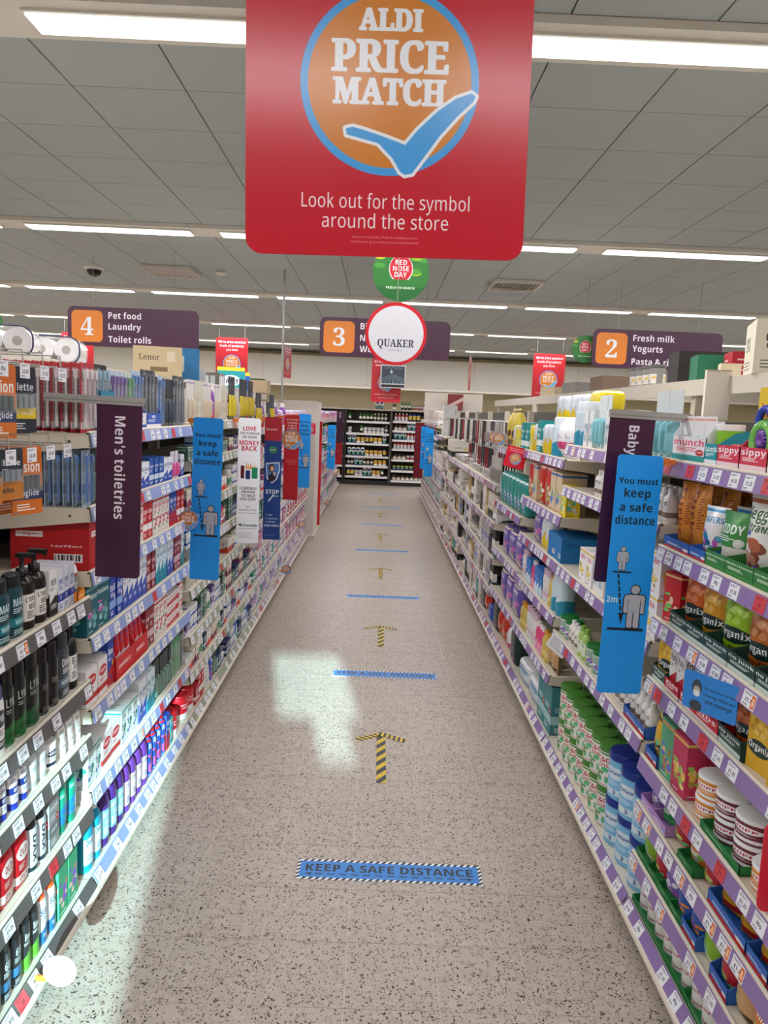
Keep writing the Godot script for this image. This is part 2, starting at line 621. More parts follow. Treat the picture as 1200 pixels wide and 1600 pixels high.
# id|kind|width|height|depth|style;base;second;text colour;line 1;line 2|extra|name|category|description
const GOODS := """
nivbox|C|.075|.115|.07|b;eeeeee;15181c;ffffff;NIVEA;MEN||skincare_carton|carton|white skincare carton with round black logo
xbot|B|.07|.16|.045|a;12424c;1d7d86;d9eef0;MAX;WASH|101418,1|body_wash_bottle|bottle|dark teal body wash bottle
pump|P|.06|.2|.055|f;1a120d;e8e4dc;222222;L'OREAL;MEN|0b0b0c|pump_bottle|bottle|dark amber pump bottle with white label
wbox|C|.05|.13|.05|c;ecebe8;2b2422;444444;MEN;EXPERT||serum_carton|carton|slim white and black serum carton
bbox|C|.035|.125|.05|a;dfe4ee;2a3fa0;2a3fa0;sensi;pro||balm_carton|carton|slim white and blue balm carton
rollon|R|.045|.115|.04|a;7d8085;33373b;e8e8e8;Dove;MEN|f4f4f2|roll_on_deodorant|deodorant|grey roll-on deodorant with white domed cap
nivbot|B|.062|.175|.04|b;f1f1ef;1a2340;ffffff;NIVEA;sport|1a2a6a,1|lotion_bottle|bottle|white lotion bottle with navy cap
lynx|B|.055|.195|.05|c;101313;1c6b2e;b9c2bb;LYNX;africa|0a0b0c,1|deodorant_spray|bottle|black spray bottle with green foot
lynxw|B|.075|.2|.045|c;0d1110;16552a;9fb0a4;LYNX;gold|0a0b0c,1|shower_bottle|bottle|wide black shower bottle with green foot
blk|B|.055|.185|.055|a;0a0a0b;1a1a1d;8f8f8f;;|0a0a0a,1|hair_wax_bottle|bottle|glossy plain black bottle
dove|B|.072|.19|.045|a;3c434c;5b6f84;e4e8ec;Dove;MEN+CARE|2a2f36,3|body_wash_bottle|bottle|slate grey square-shouldered body wash bottle
bull|B|.056|.19|.045|f;141414;f2f2ee;111111;BULL;DOG|0d0d0d,0|shampoo_bottle|bottle|black bottle with tall white label
radox|B|.065|.19|.045|e;0c7263;0a5a60;d8f2ea;RADOX;|083c3a,2|shower_gel|bottle|teal shower gel standing on its cap
nivtube|T|.05|.14|.03|a;f2f4f6;1c2f7a;1c2f7a;NIVEA;MEN|1c2f9a|face_cream_tube|tube|white face cream tube with navy cap
clear|B|.05|.12|.05|a;c9d2d4;dfe6e8;77888c;;|e9eeee,0|aftershave_bottle|bottle|pale clear aftershave bottle
nivjar|J|.075|.075|.075|b;f4f4f2;1c2540;ffffff;NIVEA;|f2f2f0|cream_jar|jar|white cream jar with navy band
wtube|T|.05|.15|.032|a;f0efea;d8d8d2;3a3a3a;BULLDOG;|f0f0ec|moisturiser_tube|tube|plain white moisturiser tube
dkbox|C|.07|.13|.06|b;23252a;3a3e46;d0d4d8;NIVEA;MEN||shave_carton|carton|charcoal shaving carton with oval logo
redpk|N|.075|.15|.05|b;b81420;e9dfda;a01018;OLD;SPICE||shower_pack|bottle|red shower pack with white oval label
rdbox|C|.07|.16|.04|d;c3152a;e9e4de;ffffff;SPICE;||gift_carton|carton|red gift carton with pale picture
dax|B|.05|.16|.04|e;c9d3da;24323c;20282e;DAX;|1a1f24,1|hair_product_bottle|bottle|pale grey bottle with upright black lettering
gbox|C|.07|.17|.05|a;8d9092;6d7174;e2e4e5;ORIGINAL;source||wash_carton|carton|flat grey wash carton
gel|B|.065|.2|.045|c;12a083;1e7fc8;dffaf0;;fresh|0d8a70,2|shower_gel|bottle|bright green and blue shower gel
dkbot|B|.05|.17|.04|a;1c1d22;2f6f9e;c8d4dc;GEL;|111214,1|hair_gel_bottle|bottle|black hair gel bottle with blue band
limeb|B|.045|.17|.035|c;2e3337;66b83a;e0efe0;lime;|1a1c1e,1|deodorant_spray|bottle|dark deodorant with lime foot
orcap|B|.05|.17|.05|c;e9eef2;2a6ea6;1d4a78;SURE;men|f0642a,1|deodorant_spray|bottle|white deodorant spray with orange cap
grbox|C|.07|.19|.06|d;3fa878;e9b7a6;ffffff;;||wax_strip_carton|carton|green carton with a pink picture
razor|V|.1|.17|.02|a;1a2130;e6c71a;e4e6ea;Gillette;GREAT VALUE|8a929a|razor_pack|razor pack|dark razor card with yellow price flash
razoro|V|.1|.18|.02|a;d9701c;2b3c66;ffffff;Fusion;proglide|39414c|razor_pack|razor pack|orange and navy razor card
razors|V|.1|.13|.02|c;2a333c;c77a2a;ffffff;Gillette;labs|8d99a2|blade_pack|razor pack|dark grey blade card with copper corner
brushr|U|.034|.21|.022|e;b8202c;f0ece8;ffffff;Colgate;|f2eeee|toothbrush_pack|toothbrush|red carded toothbrush
brushk|U|.034|.21|.022|a;17181b;8cc4dc;e8e8e8;Oral;pro|9fd0e6|toothbrush_pack|toothbrush|black carded toothbrush with pale blue handle
brushp|U|.034|.2|.022|a;b9c6d6;7a3fa0;4a2a70;;|7b4bb0|toothbrush_pack|toothbrush|clear carded toothbrush with purple handle
brushg|U|.034|.2|.022|a;bfd0c4;3a9a58;2a6a3a;;|45a860|toothbrush_pack|toothbrush|clear carded toothbrush with green handle
brushb|U|.034|.21|.022|a;a9c4dc;2a74c0;14386a;Oral-B;|2f7fd0|toothbrush_pack|toothbrush|clear carded toothbrush with blue handle
brushd|U|.04|.22|.022|a;2b3644;445566;c9d4de;Oral-B;|3a4656|toothbrush_pack|toothbrush|slate grey carded toothbrush
yflag|K|.05|.2|.02|a;1c2430;e8c81c;e8c81c;;3 FOR 2|3a4656|toothbrush_pack|toothbrush|dark carded brush with yellow top flag
tealt|Y|.3|.13|.3|a;0c82a6;0c82a6;ffffff;;|0b6f90|display_tray|tray|blue-green cardboard display tray
bluet|Y|.3|.06|.2|a;2456b8;f0f0f0;ffffff;w;|2456b8|display_tray|tray|low blue cardboard tray
whitet|Y|.3|.06|.2|a;eceef2;2456b8;2456b8;w;|e4e6ea|display_tray|tray|low white cardboard tray
oranget|Y|.3|.03|.2|a;e8861c;e8861c;ffffff;;|d97a18|display_tray|tray|low orange cardboard tray
flossb|C|.06|.11|.03|a;1d57b0;d7e8f6;ffffff;fixodent;||denture_carton|carton|blue denture cream carton
flosst|C|.045|.12|.03|d;22a0b0;f3c93a;ffffff;TePe;||interdental_carton|carton|turquoise interdental brush carton
flossw|C|.06|.1|.05|c;eef2f8;2a50b0;1d3a90;Oral-B;floss||floss_carton|carton|white and navy floss carton
flossp|K|.06|.12|.02|a;e6dfe6;d84a90;802050;;|e060a0|floss_pack|floss|pink and white floss card
tpw|C|.2|.045|.045|c;ece6e4;c01c2c;c01c2c;Colgate;total||toothpaste_carton|carton|white and red toothpaste carton
tpst|C|.055|.16|.045|d;ece9e6;c8242e;c8242e;Colgate;max||toothpaste_carton|carton|upright white toothpaste carton with red shield
tpr|C|.055|.17|.045|a;c4161f;f4f0ee;ffffff;Colgate;white||toothpaste_carton|carton|upright red toothpaste carton
tpb|C|.055|.16|.045|c;2345a8;c01c2c;ffffff;Aqua;fresh||toothpaste_carton|carton|blue toothpaste carton with red wedge
colg|C|.3|.15|.24|h;c01019;f2f0ee;ffffff;Colgate;12x75ml||shipping_carton|carton|large red shipping carton
adent|C|.1|.17|.16|d;12626e;6fb0b4;e8f4f4;Polident;||denture_carton|carton|large dark teal denture tablet carton
oralb|C|.06|.15|.1|a;1c43ae;8cb0e8;ffffff;Oral-B;||brush_head_carton|carton|royal blue brush head carton
sens|C|.05|.16|.05|c;e6e9f0;3a55b8;2a3f90;Senso;dyne||toothpaste_carton|carton|white sensitive toothpaste carton with blue foot
cors|C|.055|.16|.05|a;8d1f30;d8b4b8;ffffff;Corsodyl;||mouthwash_carton|carton|maroon gum care carton
aqua|C|.05|.16|.05|c;d9ecf2;1a8fa8;126a88;Aqua;||toothpaste_carton|carton|pale blue toothpaste carton
tube|T|.045|.17|.03|c;d41f2a;f4f4f4;2040a0;Aquafresh;|ececec|toothpaste_tube|tube|red and white toothpaste tube
redt|Y|.3|.08|.18|a;d01a22;d01a22;ffffff;;|c01820|display_tray|tray|low red cardboard tray
pumpw|C|.09|.12|.1|b;ece8e8;c4242e;ffffff;Colgate;||toothpaste_carton|carton|square white carton with red rings
teal2|C|.06|.13|.06|d;dfe9e8;18a090;126a60;gum;||mouth_gel_carton|carton|white and teal mouth gel carton
dkbr|K|.04|.17|.02|a;2a3434;6a8a7a;cfd8d0;;|7a9a8a|toothbrush_pack|toothbrush|dark green carded brush
mwp|B|.07|.24|.06|f;4a2a78;7fd0e8;ffffff;LISTERINE;total|f2f0f4,0|mouthwash_bottle|bottle|purple mouthwash bottle with white cap
mwk|B|.065|.22|.055|f;6a3a98;e9e2f2;4a2a78;LISTERINE;|1b1b1f,0|mouthwash_bottle|bottle|violet mouthwash bottle with black cap
mwt|B|.07|.21|.055|f;1597b8;e8f4f6;126a88;Dentyl;|eef4f4,0|mouthwash_bottle|bottle|turquoise mouthwash bottle
mwr|B|.06|.2|.05|d;1c50b8;d8202c;ffffff;Aqua;|d8202c,0|mouthwash_bottle|bottle|blue mouthwash bottle with red cap
redtub|J|.1|.12|.1|c;cc1828;f0ecec;ffffff;steradent;|b81422|tablet_tub|tub|red lidded tub
paper|C|.02|.2|.13|a;dcd5c4;cfc7b4;8a8272;;||thin_carton|carton|thin beige carton shelved like a book
med1|C|.07|.06|.05|a;f0efec;2a5aa8;2a5aa8;PLUS;||tablet_carton|carton|small white and blue medicine carton
med2|C|.06|.08|.05|c;e6dcc8;8a3a60;6a2a50;care;||cream_carton|carton|small cream and plum medicine carton
med3|C|.065|.07|.05|d;3a6a50;d8e0c8;ffffff;herb;||herbal_carton|carton|small green remedy carton
med4|C|.075|.06|.05|c;5a4a8a;e0dcec;ffffff;cold;||cold_remedy_carton|carton|small violet medicine carton
med5|C|.06|.09|.05|a;20365e;c8d4e0;ffffff;night;||capsule_carton|carton|small navy medicine carton
med6|C|.065|.075|.05|c;e8e8e4;d84a2a;c03a1a;vit C;||vitamin_carton|carton|small white and orange vitamin carton
med7|B|.05|.1|.05|f;e9e6de;3a8a5a;ffffff;vita;|f2f2ee,1|vitamin_bottle|bottle|squat white vitamin bottle with green label
med8|C|.06|.1|.05|a;b8242e;f0e8e4;ffffff;hot;||sachet_carton|carton|small red medicine carton
fem1|N|.1|.15|.1|c;b8a4d0;f0e8f4;6a3a90;always;||pad_pack|pack|soft lilac pad pack
fem2|N|.09|.14|.09|d;e6e2ea;6a8ac0;4a5a90;;||pad_pack|pack|soft white and blue pad pack
fem3|N|.1|.13|.09|a;2a8a78;d8f0e8;ffffff;;||pad_pack|pack|soft green pad pack
fem4|C|.09|.12|.08|d;c87aa0;f4e6ee;ffffff;;||tampon_carton|carton|dusty pink tampon carton
comb|K|.06|.26|.02|a;2a2f3a;d8c020;f0e060;;|d8c020|hair_brush_card|hair brush|dark hair brush card with yellow tip
combw|K|.07|.2|.02|d;d9d6d0;b09ac0;6a5a80;;|c8b8a0|hair_brush_card|hair brush|pale carded hair brush
spray|B|.05|.2|.05|c;8a4aa8;c02a5a;ffffff;;|f2f2f2,0|hair_spray|bottle|purple hair spray with white top
wtray|Y|.3|.075|.2|a;e9e8ee;1f9a9a;e04a6a;munch;||display_tray|tray|white cardboard display tray
tealy|Y|.12|.06|.2|a;149aa8;e8f4f4;ffffff;bambi;||display_tray|tray|turquoise cardboard tray
pinky|Y|.12|.06|.2|a;d8344e;f4dce0;ffffff;sippy;||display_tray|tray|raspberry cardboard tray
orny|Y|.2|.075|.2|a;e88a2a;f4f0e8;ffffff;feeding;||display_tray|tray|orange cardboard tray
greeny|Y|.15|.045|.2|a;2e7a34;3f8f42;e8f4e0;KIDDYLICIOUS;||display_tray|tray|green cardboard tray
dgreeny|Y|.14|.048|.2|a;1c4038;cfe0d8;e8f0ea;no junk;||display_tray|tray|dark green cardboard tray
bluey|Y|.14|.036|.2|a;2a62b8;d0342c;ffffff;;||display_tray|tray|blue cardboard tray
redy|Y|.16|.04|.2|a;c81e30;f2e8e8;ffffff;KIDS;||display_tray|tray|red cardboard tray
hgreeny|Y|.2|.022|.2|a;1f7a3c;2a8a48;e0f4e0;;||display_tray|tray|leaf green cardboard tray
lilacy|Y|.14|.03|.2|a;b48ac8;e8d8f0;ffffff;;||display_tray|tray|lilac cardboard tray
bowl|J|.12|.06|.12|a;c4182c;c4182c;ffffff;;|d02034|baby_bowl|bowl|round red lidded baby bowl
cup|J|.07|.11|.07|a;8ac828;e8f0d8;ffffff;;|eef2ea|training_cup|cup|lime green training cup with white lid
soother|K|.07|.13|.03|d;eef0f0;e8a890;6a9a98;;|b8dcd8|soother_card|soother|white carded soother
bottle|K|.05|.22|.045|a;dfeaea;1e93a8;1e93a8;;|8fd4dc|baby_bottle_pack|baby bottle|clear carded baby bottle with teal band
toy|Z|.13|.2|.045|a;f0cc20;2a4ab0;d8342c;baby;|7ac85a|teething_toy|toy|green and purple teething toy on yellow card
spoon|K|.07|.19|.03|a;2a4ab0;2a4ab0;ffffff;;|2a4ab8|feeding_spoon_card|toy|blue carded feeding set
rusk|G|.075|.2|.055|e;d98a30;b8682a;8a3a20;rusks;||biscuit_pack|snack bag|tall orange biscuit pack
wafer|G|.09|.15|.05|d;f0f2f4;1d8fc8;1d7ab0;WAFERS;||wafer_bag|snack bag|blue and white wafer bag
kid|G|.1|.15|.05|a;3f8f42;e8e4dc;ffffff;KIDDY;||snack_bag|snack bag|green and white snack bag
straw|G|.13|.21|.07|d;eef0ec;b86a4a;2a5a2a;Veggie;Straws||vegetable_snack_bag|snack bag|large white bag with vegetable stick picture
orgr|C|.08|.15|.05|d;c4202a;e8c090;ffffff;;||biscuit_carton|carton|red biscuit carton
orgo|G|.1|.16|.055|g;d8641e;16302c;ffffff;Organix;||snack_bag|snack bag|orange puff snack bag
orgg|G|.1|.16|.055|g;d89a1e;16302c;ffffff;Organix;||snack_bag|snack bag|golden puff snack bag
orgl|G|.12|.19|.065|g;9ac81e;16302c;ffffff;Organix;Lentil||snack_bag|snack bag|lime green puff snack bag
orgb|G|.12|.19|.065|g;b8641e;16302c;ffffff;Organix;Puffs||snack_bag|snack bag|copper orange puff snack bag
orgy|C|.085|.16|.05|g;dcae28;16302c;ffffff;Organix;||biscuit_carton|carton|yellow biscuit carton
smile|C|.05|.14|.06|c;eceae6;c8202c;222222;fruity;||fruit_carton|carton|white fruit snack carton with black swirl
bear|C|.05|.17|.09|e;e0606e;3a3a34;2a2a28;BEAR;paws||fruit_carton|carton|salmon pink fruit snack carton
ellay|S|.085|.16|.05|d;d8b030;2a2a38;ffffff;;|2a3a6a|fruit_pouch|pouch|yellow pouch with dark fruit picture
ellag|C|.09|.17|.06|d;58a880;e8a050;ffffff;;||baby_meal_carton|carton|mint green baby meal carton
ellap|C|.09|.17|.06|d;c83a62;e8c860;ffffff;;||baby_meal_carton|carton|raspberry baby meal carton
hipt|J|.1|.06|.1|b;e08a2a;eef0f0;c01848;HiPP;|eef0f0|meal_tub|tub|orange and white baby meal tub
hippur|J|.1|.06|.1|b;6a2238;eef0f0;c01848;HiPP;|eef0f0|meal_tub|tub|plum and white baby meal tub
pop|S|.085|.13|.045|d;7a66b8;e8e0f4;ffffff;;|8a76c8|food_pouch|pouch|violet baby food pouch
pog|S|.085|.13|.045|a;1f8a48;58b870;ffffff;;|24a050|food_pouch|pouch|emerald baby food pouch
poo|S|.085|.14|.045|d;e07a22;e8e0d8;ffffff;ella;|f0802a|food_pouch|pouch|orange baby food pouch
por|S|.085|.14|.045|d;b82030;a8c040;ffffff;;|b02030|food_pouch|pouch|crimson baby food pouch
poy|S|.085|.14|.045|a;d8a81e;b8202a;7a4a10;pots;|f0762a|food_pouch|pouch|gold foil baby food pouch
pob|S|.085|.13|.045|d;2456a8;e88a3a;ffffff;;|2a60b8|food_pouch|pouch|deep blue baby food pouch
pol|S|.085|.13|.045|d;86b82e;f0e8d0;ffffff;;|94c83a|food_pouch|pouch|lime baby food pouch
pow|S|.085|.13|.045|d;c8a070;6a4a30;ffffff;;|d8c8a0|food_pouch|pouch|tan baby food pouch
hip|J|.062|.08|.062|b;efeee8;efeee8;b01850;HiPP;organic|a58a58|baby_food_jar|jar|glass jar with white label and gold lid
sma|J|.1|.16|.1|d;f0f0ea;6a9a50;c8342c;C&G;first|4a8a34|formula_tin|tin|white formula tin with green lid
apta|J|.13|.172|.13|b;7fc4ea;dff0fa;1a3a90;Aptamil;3|15308a|formula_tin|tin|pale blue formula tin with navy lid
smabox|C|.1|.14|.1|d;eeeeee;e8c43a;c83a5a;SMA;||formula_carton|carton|white formula carton with yellow duck picture
ster|C|.07|.16|.07|f;eceeee;cfd6d8;1e7f92;pure;||steriliser_carton|carton|white steriliser carton
milk|B|.045|.11|.045|a;eceae4;8a7a70;3a3a3a;first;|f4f4f2,0|milk_bottle|bottle|small white ready-milk bottle
grn|B|.055|.13|.04|f;a8cc6a;e8f0dc;3a7a2a;child;|8ab84a,0|baby_bath_bottle|bottle|light green baby bath bottle
jarg|J|.085|.09|.085|d;9ab8a4;e8f0e8;2a6a3a;;|1f7a30|baby_jar|jar|glass jar with bright green lid
cotton|G|.16|.2|.1|a;eef0f2;d84a80;8aa0c8;;||cotton_wool_bag|bag|puffy white cotton wool bag
wipey|N|.22|.11|.13|d;e9d21e;e4ecf2;2a6ab0;;||wipes_pack|pack|yellow and white wipes pack
wipeb|N|.1|.16|.09|c;d8e2ea;e8cc1c;2a6a9a;;||wipes_pack|pack|white and yellow soft pack
tealc|C|.13|.18|.09|a;128f92;eaf4f4;ffffff;Pampers;||wipes_carton|carton|teal wipes carton
yelb|C|.08|.15|.07|d;ecd31c;e8eef0;1a1a1a;;||wipes_carton|carton|bright yellow carton
napr|N|.16|.22|.14|d;d2301f;f0d8c8;ffffff;;||nappy_pack|nappy pack|glossy red nappy pack
napb|C|.12|.2|.12|d;d8c4a0;3a6ac0;c83028;;||toy_carton|carton|tan and blue picture carton
napp|N|.24|.2|.16|d;6a5ab0;d8b8a0;ffffff;baby;||nappy_pack|nappy pack|large violet nappy pack with baby picture
napt|N|.13|.22|.15|d;2a9a90;d8ecea;ffffff;;||nappy_pack|nappy pack|teal nappy pack
blueb|C|.14|.12|.2|h;147ac0;0e62a0;ffffff;pads;||display_carton|carton|bright blue display carton
bagw|N|.3|.125|.2|b;e8ecee;9cc4e0;2a5a9a;fairy;||nappy_pack|nappy pack|crumpled white nappy bag with blue print
tealx|C|.14|.24|.14|a;3f8a92;a8d4d8;e0f2f2;;||wipes_carton|carton|tall grey-teal carton
pinkb|B|.05|.15|.04|c;e0407a;f4a0c0;ffffff;;|f0e8ec,0|baby_lotion_bottle|bottle|pink baby lotion bottle
whtb|B|.06|.17|.045|a;e9e8e4;d8b0c8;6a7aa0;;|d8b8cc,1|baby_lotion_bottle|bottle|white baby lotion bottle with pink cap
yelo|B|.055|.15|.045|a;d8be5a;e8d88a;8a6a20;;|e8a82a,0|baby_oil_bottle|bottle|golden baby oil bottle
blut|C|.06|.14|.05|c;2a7ad0;d8ecf8;ffffff;;||toothpaste_carton|carton|mid blue slim carton
cottonb|B|.09|.2|.09|c;cfe2ea;2a90b0;e06090;;|e0eaf0,1|cotton_bud_tub|tub|tall clear tub with blue foot
darkbag|N|.2|.22|.14|d;16302e;2a6a5a;c8e0d8;;||pants_pack|pack|dark green night pants pack
redbag|G|.18|.24|.1|d;d23a1c;e8a080;ffffff;;||pants_bag|bag|red and orange soft bag
bluebag|N|.22|.12|.2|a;1c4ab0;2a5ac8;ffffff;;||slipper_pack|pack|royal blue soft bundle
yelbag|G|.15|.27|.1|d;e6cf52;6a4a28;5a3a18;;||pants_bag|bag|tall yellow and brown soft bag
plate|D|.26|.06|.26|a;eceae6;eceae6;ffffff;;||plate_stack|plates|stack of white dinner plates
bowlw|D|.2|.08|.2|a;e8e6e2;e8e6e2;ffffff;;||bowl_stack|bowls|stack of white bowls
frame|C|.045|.22|.16|a;e6e2da;c8c0b4;8a8478;;||photo_frame|frame|slim white boxed picture frame
goldf|C|.04|.2|.14|a;b89a5a;d8c08a;6a5020;;||photo_frame|frame|slim gold boxed picture frame
blackb|C|.14|.14|.16|a;1c1b1a;3a3836;8a8680;;||gadget_box|box|small black gadget box
greyj|J|.09|.12|.09|f;8a8884;e0dcd4;4a4844;;|5a5854|storage_jar|jar|grey storage jar
whitej|J|.1|.11|.1|a;e6e2dc;c8c2b8;8a847a;;|c8a878|storage_jar|jar|white jar with wooden lid
creamf|G|.16|.1|.12|a;d8cfc0;c4b8a4;8a7e6a;;||cushion|cushion|small cream cushion
frameg|C|.2|.26|.03|d;a8aaa8;c4c6c4;ffffff;;||storage_box|box|flat grey storage box
boxb|C|.2|.2|.2|a;cdc4b8;d8d0c4;8a8070;;||storage_box|box|square beige storage box
blackf|C|.18|.2|.03|f;161616;eceae6;444444;;||photo_frame|frame|black frame with white mount
teals|C|.16|.14|.14|a;5aa8a8;7fc0c0;ffffff;;||storage_box|box|aqua storage box
uten|H|.03|.24|.02|a;3a3a3c;3a3a3c;ffffff;;|3a3a3c|kitchen_utensil|utensil|dark hanging kitchen utensil
utenw|H|.03|.24|.02|a;cfcac4;cfcac4;ffffff;;|cfcac4|kitchen_utensil|utensil|pale hanging kitchen utensil
utenr|H|.035|.22|.02|a;8a3038;8a3038;ffffff;;|8a3038|kitchen_utensil|utensil|red hanging kitchen utensil
cardg|K|.09|.2|.02|a;b8b0a8;d8d0c8;6a645c;;|8a8680|gadget_card|gadget|grey carded kitchen gadget
card3|K|.08|.18|.02|a;3a3836;8a8680;d8d4d0;;|c0bcb4|gadget_card|gadget|black carded kitchen gadget
chair|C|.26|.2|.2|a;d8d2c6;c8c0b2;8a8272;;||home_box|box|large pale home goods box
sauceg|B|.07|.19|.07|f;2f6a2e;e8ead8;2f6a2e;;|2a5a28,0|sauce_bottle|bottle|green dressing bottle
sauced|B|.07|.18|.07|f;3a3c2e;d8d4c0;2a2a2a;;|e8e4d0,0|sauce_bottle|bottle|dark dressing bottle
saucey|B|.08|.16|.08|d;d8b02a;e8e0c0;ffffff;;|2a4a9a,1|sauce_bottle|bottle|yellow mustard bottle
saucew|B|.09|.19|.07|b;e8e8e0;1c3a7a;ffffff;;|1c3a7a,2|mayonnaise_bottle|bottle|white mayonnaise bottle
saucep|J|.09|.13|.09|d;d8a03a;e8d8b0;8a2a1a;;|d8b84a|sauce_jar|jar|amber sauce jar
saucer|B|.07|.18|.07|f;a8242a;e8d8d0;8a1a20;;|f0f0ea,0|ketchup_bottle|bottle|red ketchup bottle
saucek|J|.09|.12|.09|f;3a2420;d8ccb8;5a2a20;;|2a2a28|pickle_jar|jar|dark pickle jar
saucef|J|.085|.13|.085|f;6a9a3a;e8ecd0;2a5a1a;;|e0e0d0|relish_jar|jar|green relish jar
saucel|J|.085|.1|.085|f;e0d44a;3a7a2a;ffffff;;|d8cc30|relish_jar|jar|lemon yellow relish jar
sauceo|J|.085|.11|.085|a;d8682a;e8b890;ffffff;;|2a2a28|sauce_jar|jar|orange sauce jar
"""

var sku := {}

func make_atlas():
	atlas = canvas(2048, 2048, "808080")
	for line in GOODS.split("\n"):
		var f := line.strip_edges().split("|")
		if f.size() < 10: continue
		var d := {"kind": f[1], "w": f[2].to_float(), "h": f[3].to_float(), "d": f[4].to_float(), "spec": f[5].split(";"), "extra": f[6].split(","), "name": f[7].strip_edges(), "cat": f[8], "desc": f[9]}
		d.cell = draw_cell(d.spec)
		sku[f[0]] = d
	var tex := ImageTexture.create_from_image(atlas)
	for k in [["carton", 0.55, 0.0], ["plastic", 0.28, 0.0], ["film", 0.32, 0.1]]:
		var m := StandardMaterial3D.new()
		m.albedo_texture = tex
		m.roughness = k[1]
		m.metallic = k[2]
		atlas_mats[k[0]] = m
	make_tickets()

func fine_print(im: Image, x: float, y: float, w: float, rows: int, c: String):
	for k in rows:
		rect(im, x, y + k * 7, w * rng.randf_range(0.55, 1.0), 3, c)

func draw_cell(s: PackedStringArray) -> Rect2:
	var i := atlas_n
	atlas_n += 1
	var at := Vector2i((i % 16) * CW, (i / 16) * CH)
	var im := canvas(CW, CH, s[1])
	var t1: String = s[4] if s.size() > 4 else ""
	var t2: String = s[5] if s.size() > 5 else ""
	var W := CW * 1.0
	var H := CH * 1.0
	match s[0]:
		"a":
			rect(im, 0, H * .6, W, H * .18, s[2])
			text(im, t1, W / 2, H * .3, 30, s[3], W * .84)
			text(im, t2, W / 2, H * .69, 18, s[3] if s[3] != s[2] else s[1], W * .8)
			fine_print(im, 20, H * .42, 80, 3, s[3])
			fine_print(im, 20, H * .84, 84, 3, s[3])
		"b":
			ellipse(im, W / 2, H * .33, W * .4, H * .15, s[2])
			text(im, t1, W / 2, H * .33, 24, s[3], W * .68)
			rect(im, 0, H * .72, W, H * .16, s[2])
			text(im, t2, W / 2, H * .8, 20, s[3], W * .7)
			fine_print(im, 26, H * .54, 70, 3, s[2])
		"c":
			poly(im, [Vector2(0, H * .72), Vector2(W, H * .5), Vector2(W, H), Vector2(0, H)], s[2])
			text(im, t1, W / 2, H * .28, 28, s[3], W * .84)
			text(im, t2, W / 2, H * .8, 20, s[1], W * .7)
			fine_print(im, 18, H * .4, 64, 2, s[3])
		"d":
			rect(im, 0, H * .06, W, H * .05, s[2])
			text(im, t1, W / 2, H * .24, 26, s[3], W * .84)
			text(im, t2, W / 2, H * .38, 20, s[3], W * .8)
			var g := RandomNumberGenerator.new()
			g.seed = i * 31 + 7
			var third := Color.from_hsv(fposmod(Color(s[1]).h + .12 + .3 * g.randf(), 1.0), .55, .8).to_html(false)
			for k in 11:
				var c: String = [s[2], Color(s[2]).darkened(.25).to_html(false), third, Color(s[2]).lightened(.3).to_html(false)][g.randi() % 4]
				ellipse(im, W * g.randf_range(.18, .82), H * g.randf_range(.5, .86), W * g.randf_range(.07, .17), H * g.randf_range(.03, .08), c)
			rect(im, W * .08, H * .43, W * .3, H * .05, third)
			fine_print(im, 20, H * .93, 84, 1, s[3])
		"e":
			text(im, t1, W * .42, H * .45, 44, s[3], H * .7, "bold", 1)
			rect(im, 0, H * .84, W, H * .1, s[2])
			fine_print(im, W * .7, H * .2, 24, 12, s[3])
		"f":
			rect(im, 8, H * .34, W - 16, H * .5, s[2])
			text(im, t1, W / 2, H * .44, 24, s[3], W * .74)
			text(im, t2, W / 2, H * .57, 20, s[3], W * .7)
			fine_print(im, 24, H * .66, 76, 4, s[3])
		"g":
			for k in 9:
				ellipse(im, W * (.15 + .7 * fposmod(k * .41, 1.0)), H * (.12 + .28 * fposmod(k * .73, 1.0)), 13, 11, Color(s[1]).lightened(0.25).to_html(false) if k % 2 == 0 else Color(s[1]).darkened(0.15).to_html(false))
			ellipse(im, W / 2, H * .6, W * .47, H * .13, s[2])
			text(im, t1, W / 2, H * .6, 30, s[3], W * .86)
			text(im, t2, W / 2, H * .82, 22, "5a3a10", W * .6)
		"h":
			rect(im, W * .08, H * .2, W * .34, H * .12, s[2])
			text(im, t1, W * .25, H * .26, 14, s[1], W * .3)
			text(im, t2, W * .7, H * .5, 16, s[3], W * .4)
			rect(im, W * .55, H * .66, W * .36, H * .18, "f0f0ee")
			for k in 9: rect(im, W * (.57 + .036 * k), H * .68, 1 + k % 3, H * .13, "1a1a1a")
	if i % 3 == 0 and s[0] in ["a", "c", "f"]:
		ellipse(im, W * .82, H * .52, 14, 14, ["d8b02a", "c8343a", "3a8ac8", "e8e8e4"][i % 4])
		rect(im, W * .76, H * .51, 16, 4, "f4f4f0")
	if s[0] in ["a", "c", "d"]:
		for k in 8: rect(im, 8 + k * 3, H * .94, 1 + k % 2, 8, Color(s[1]).inverted().lerp(Color(s[1]), .4).to_html(false))
	rect(im, 0, 0, W, H * .03, s[1])
	atlas.blit_rect(im, Rect2i(0, 0, CW, CH), at)
	return Rect2((at.x + 1.5) / 2048.0, (at.y + 1.5) / 2048.0, (CW - 3) / 2048.0, (CH - 3) / 2048.0)

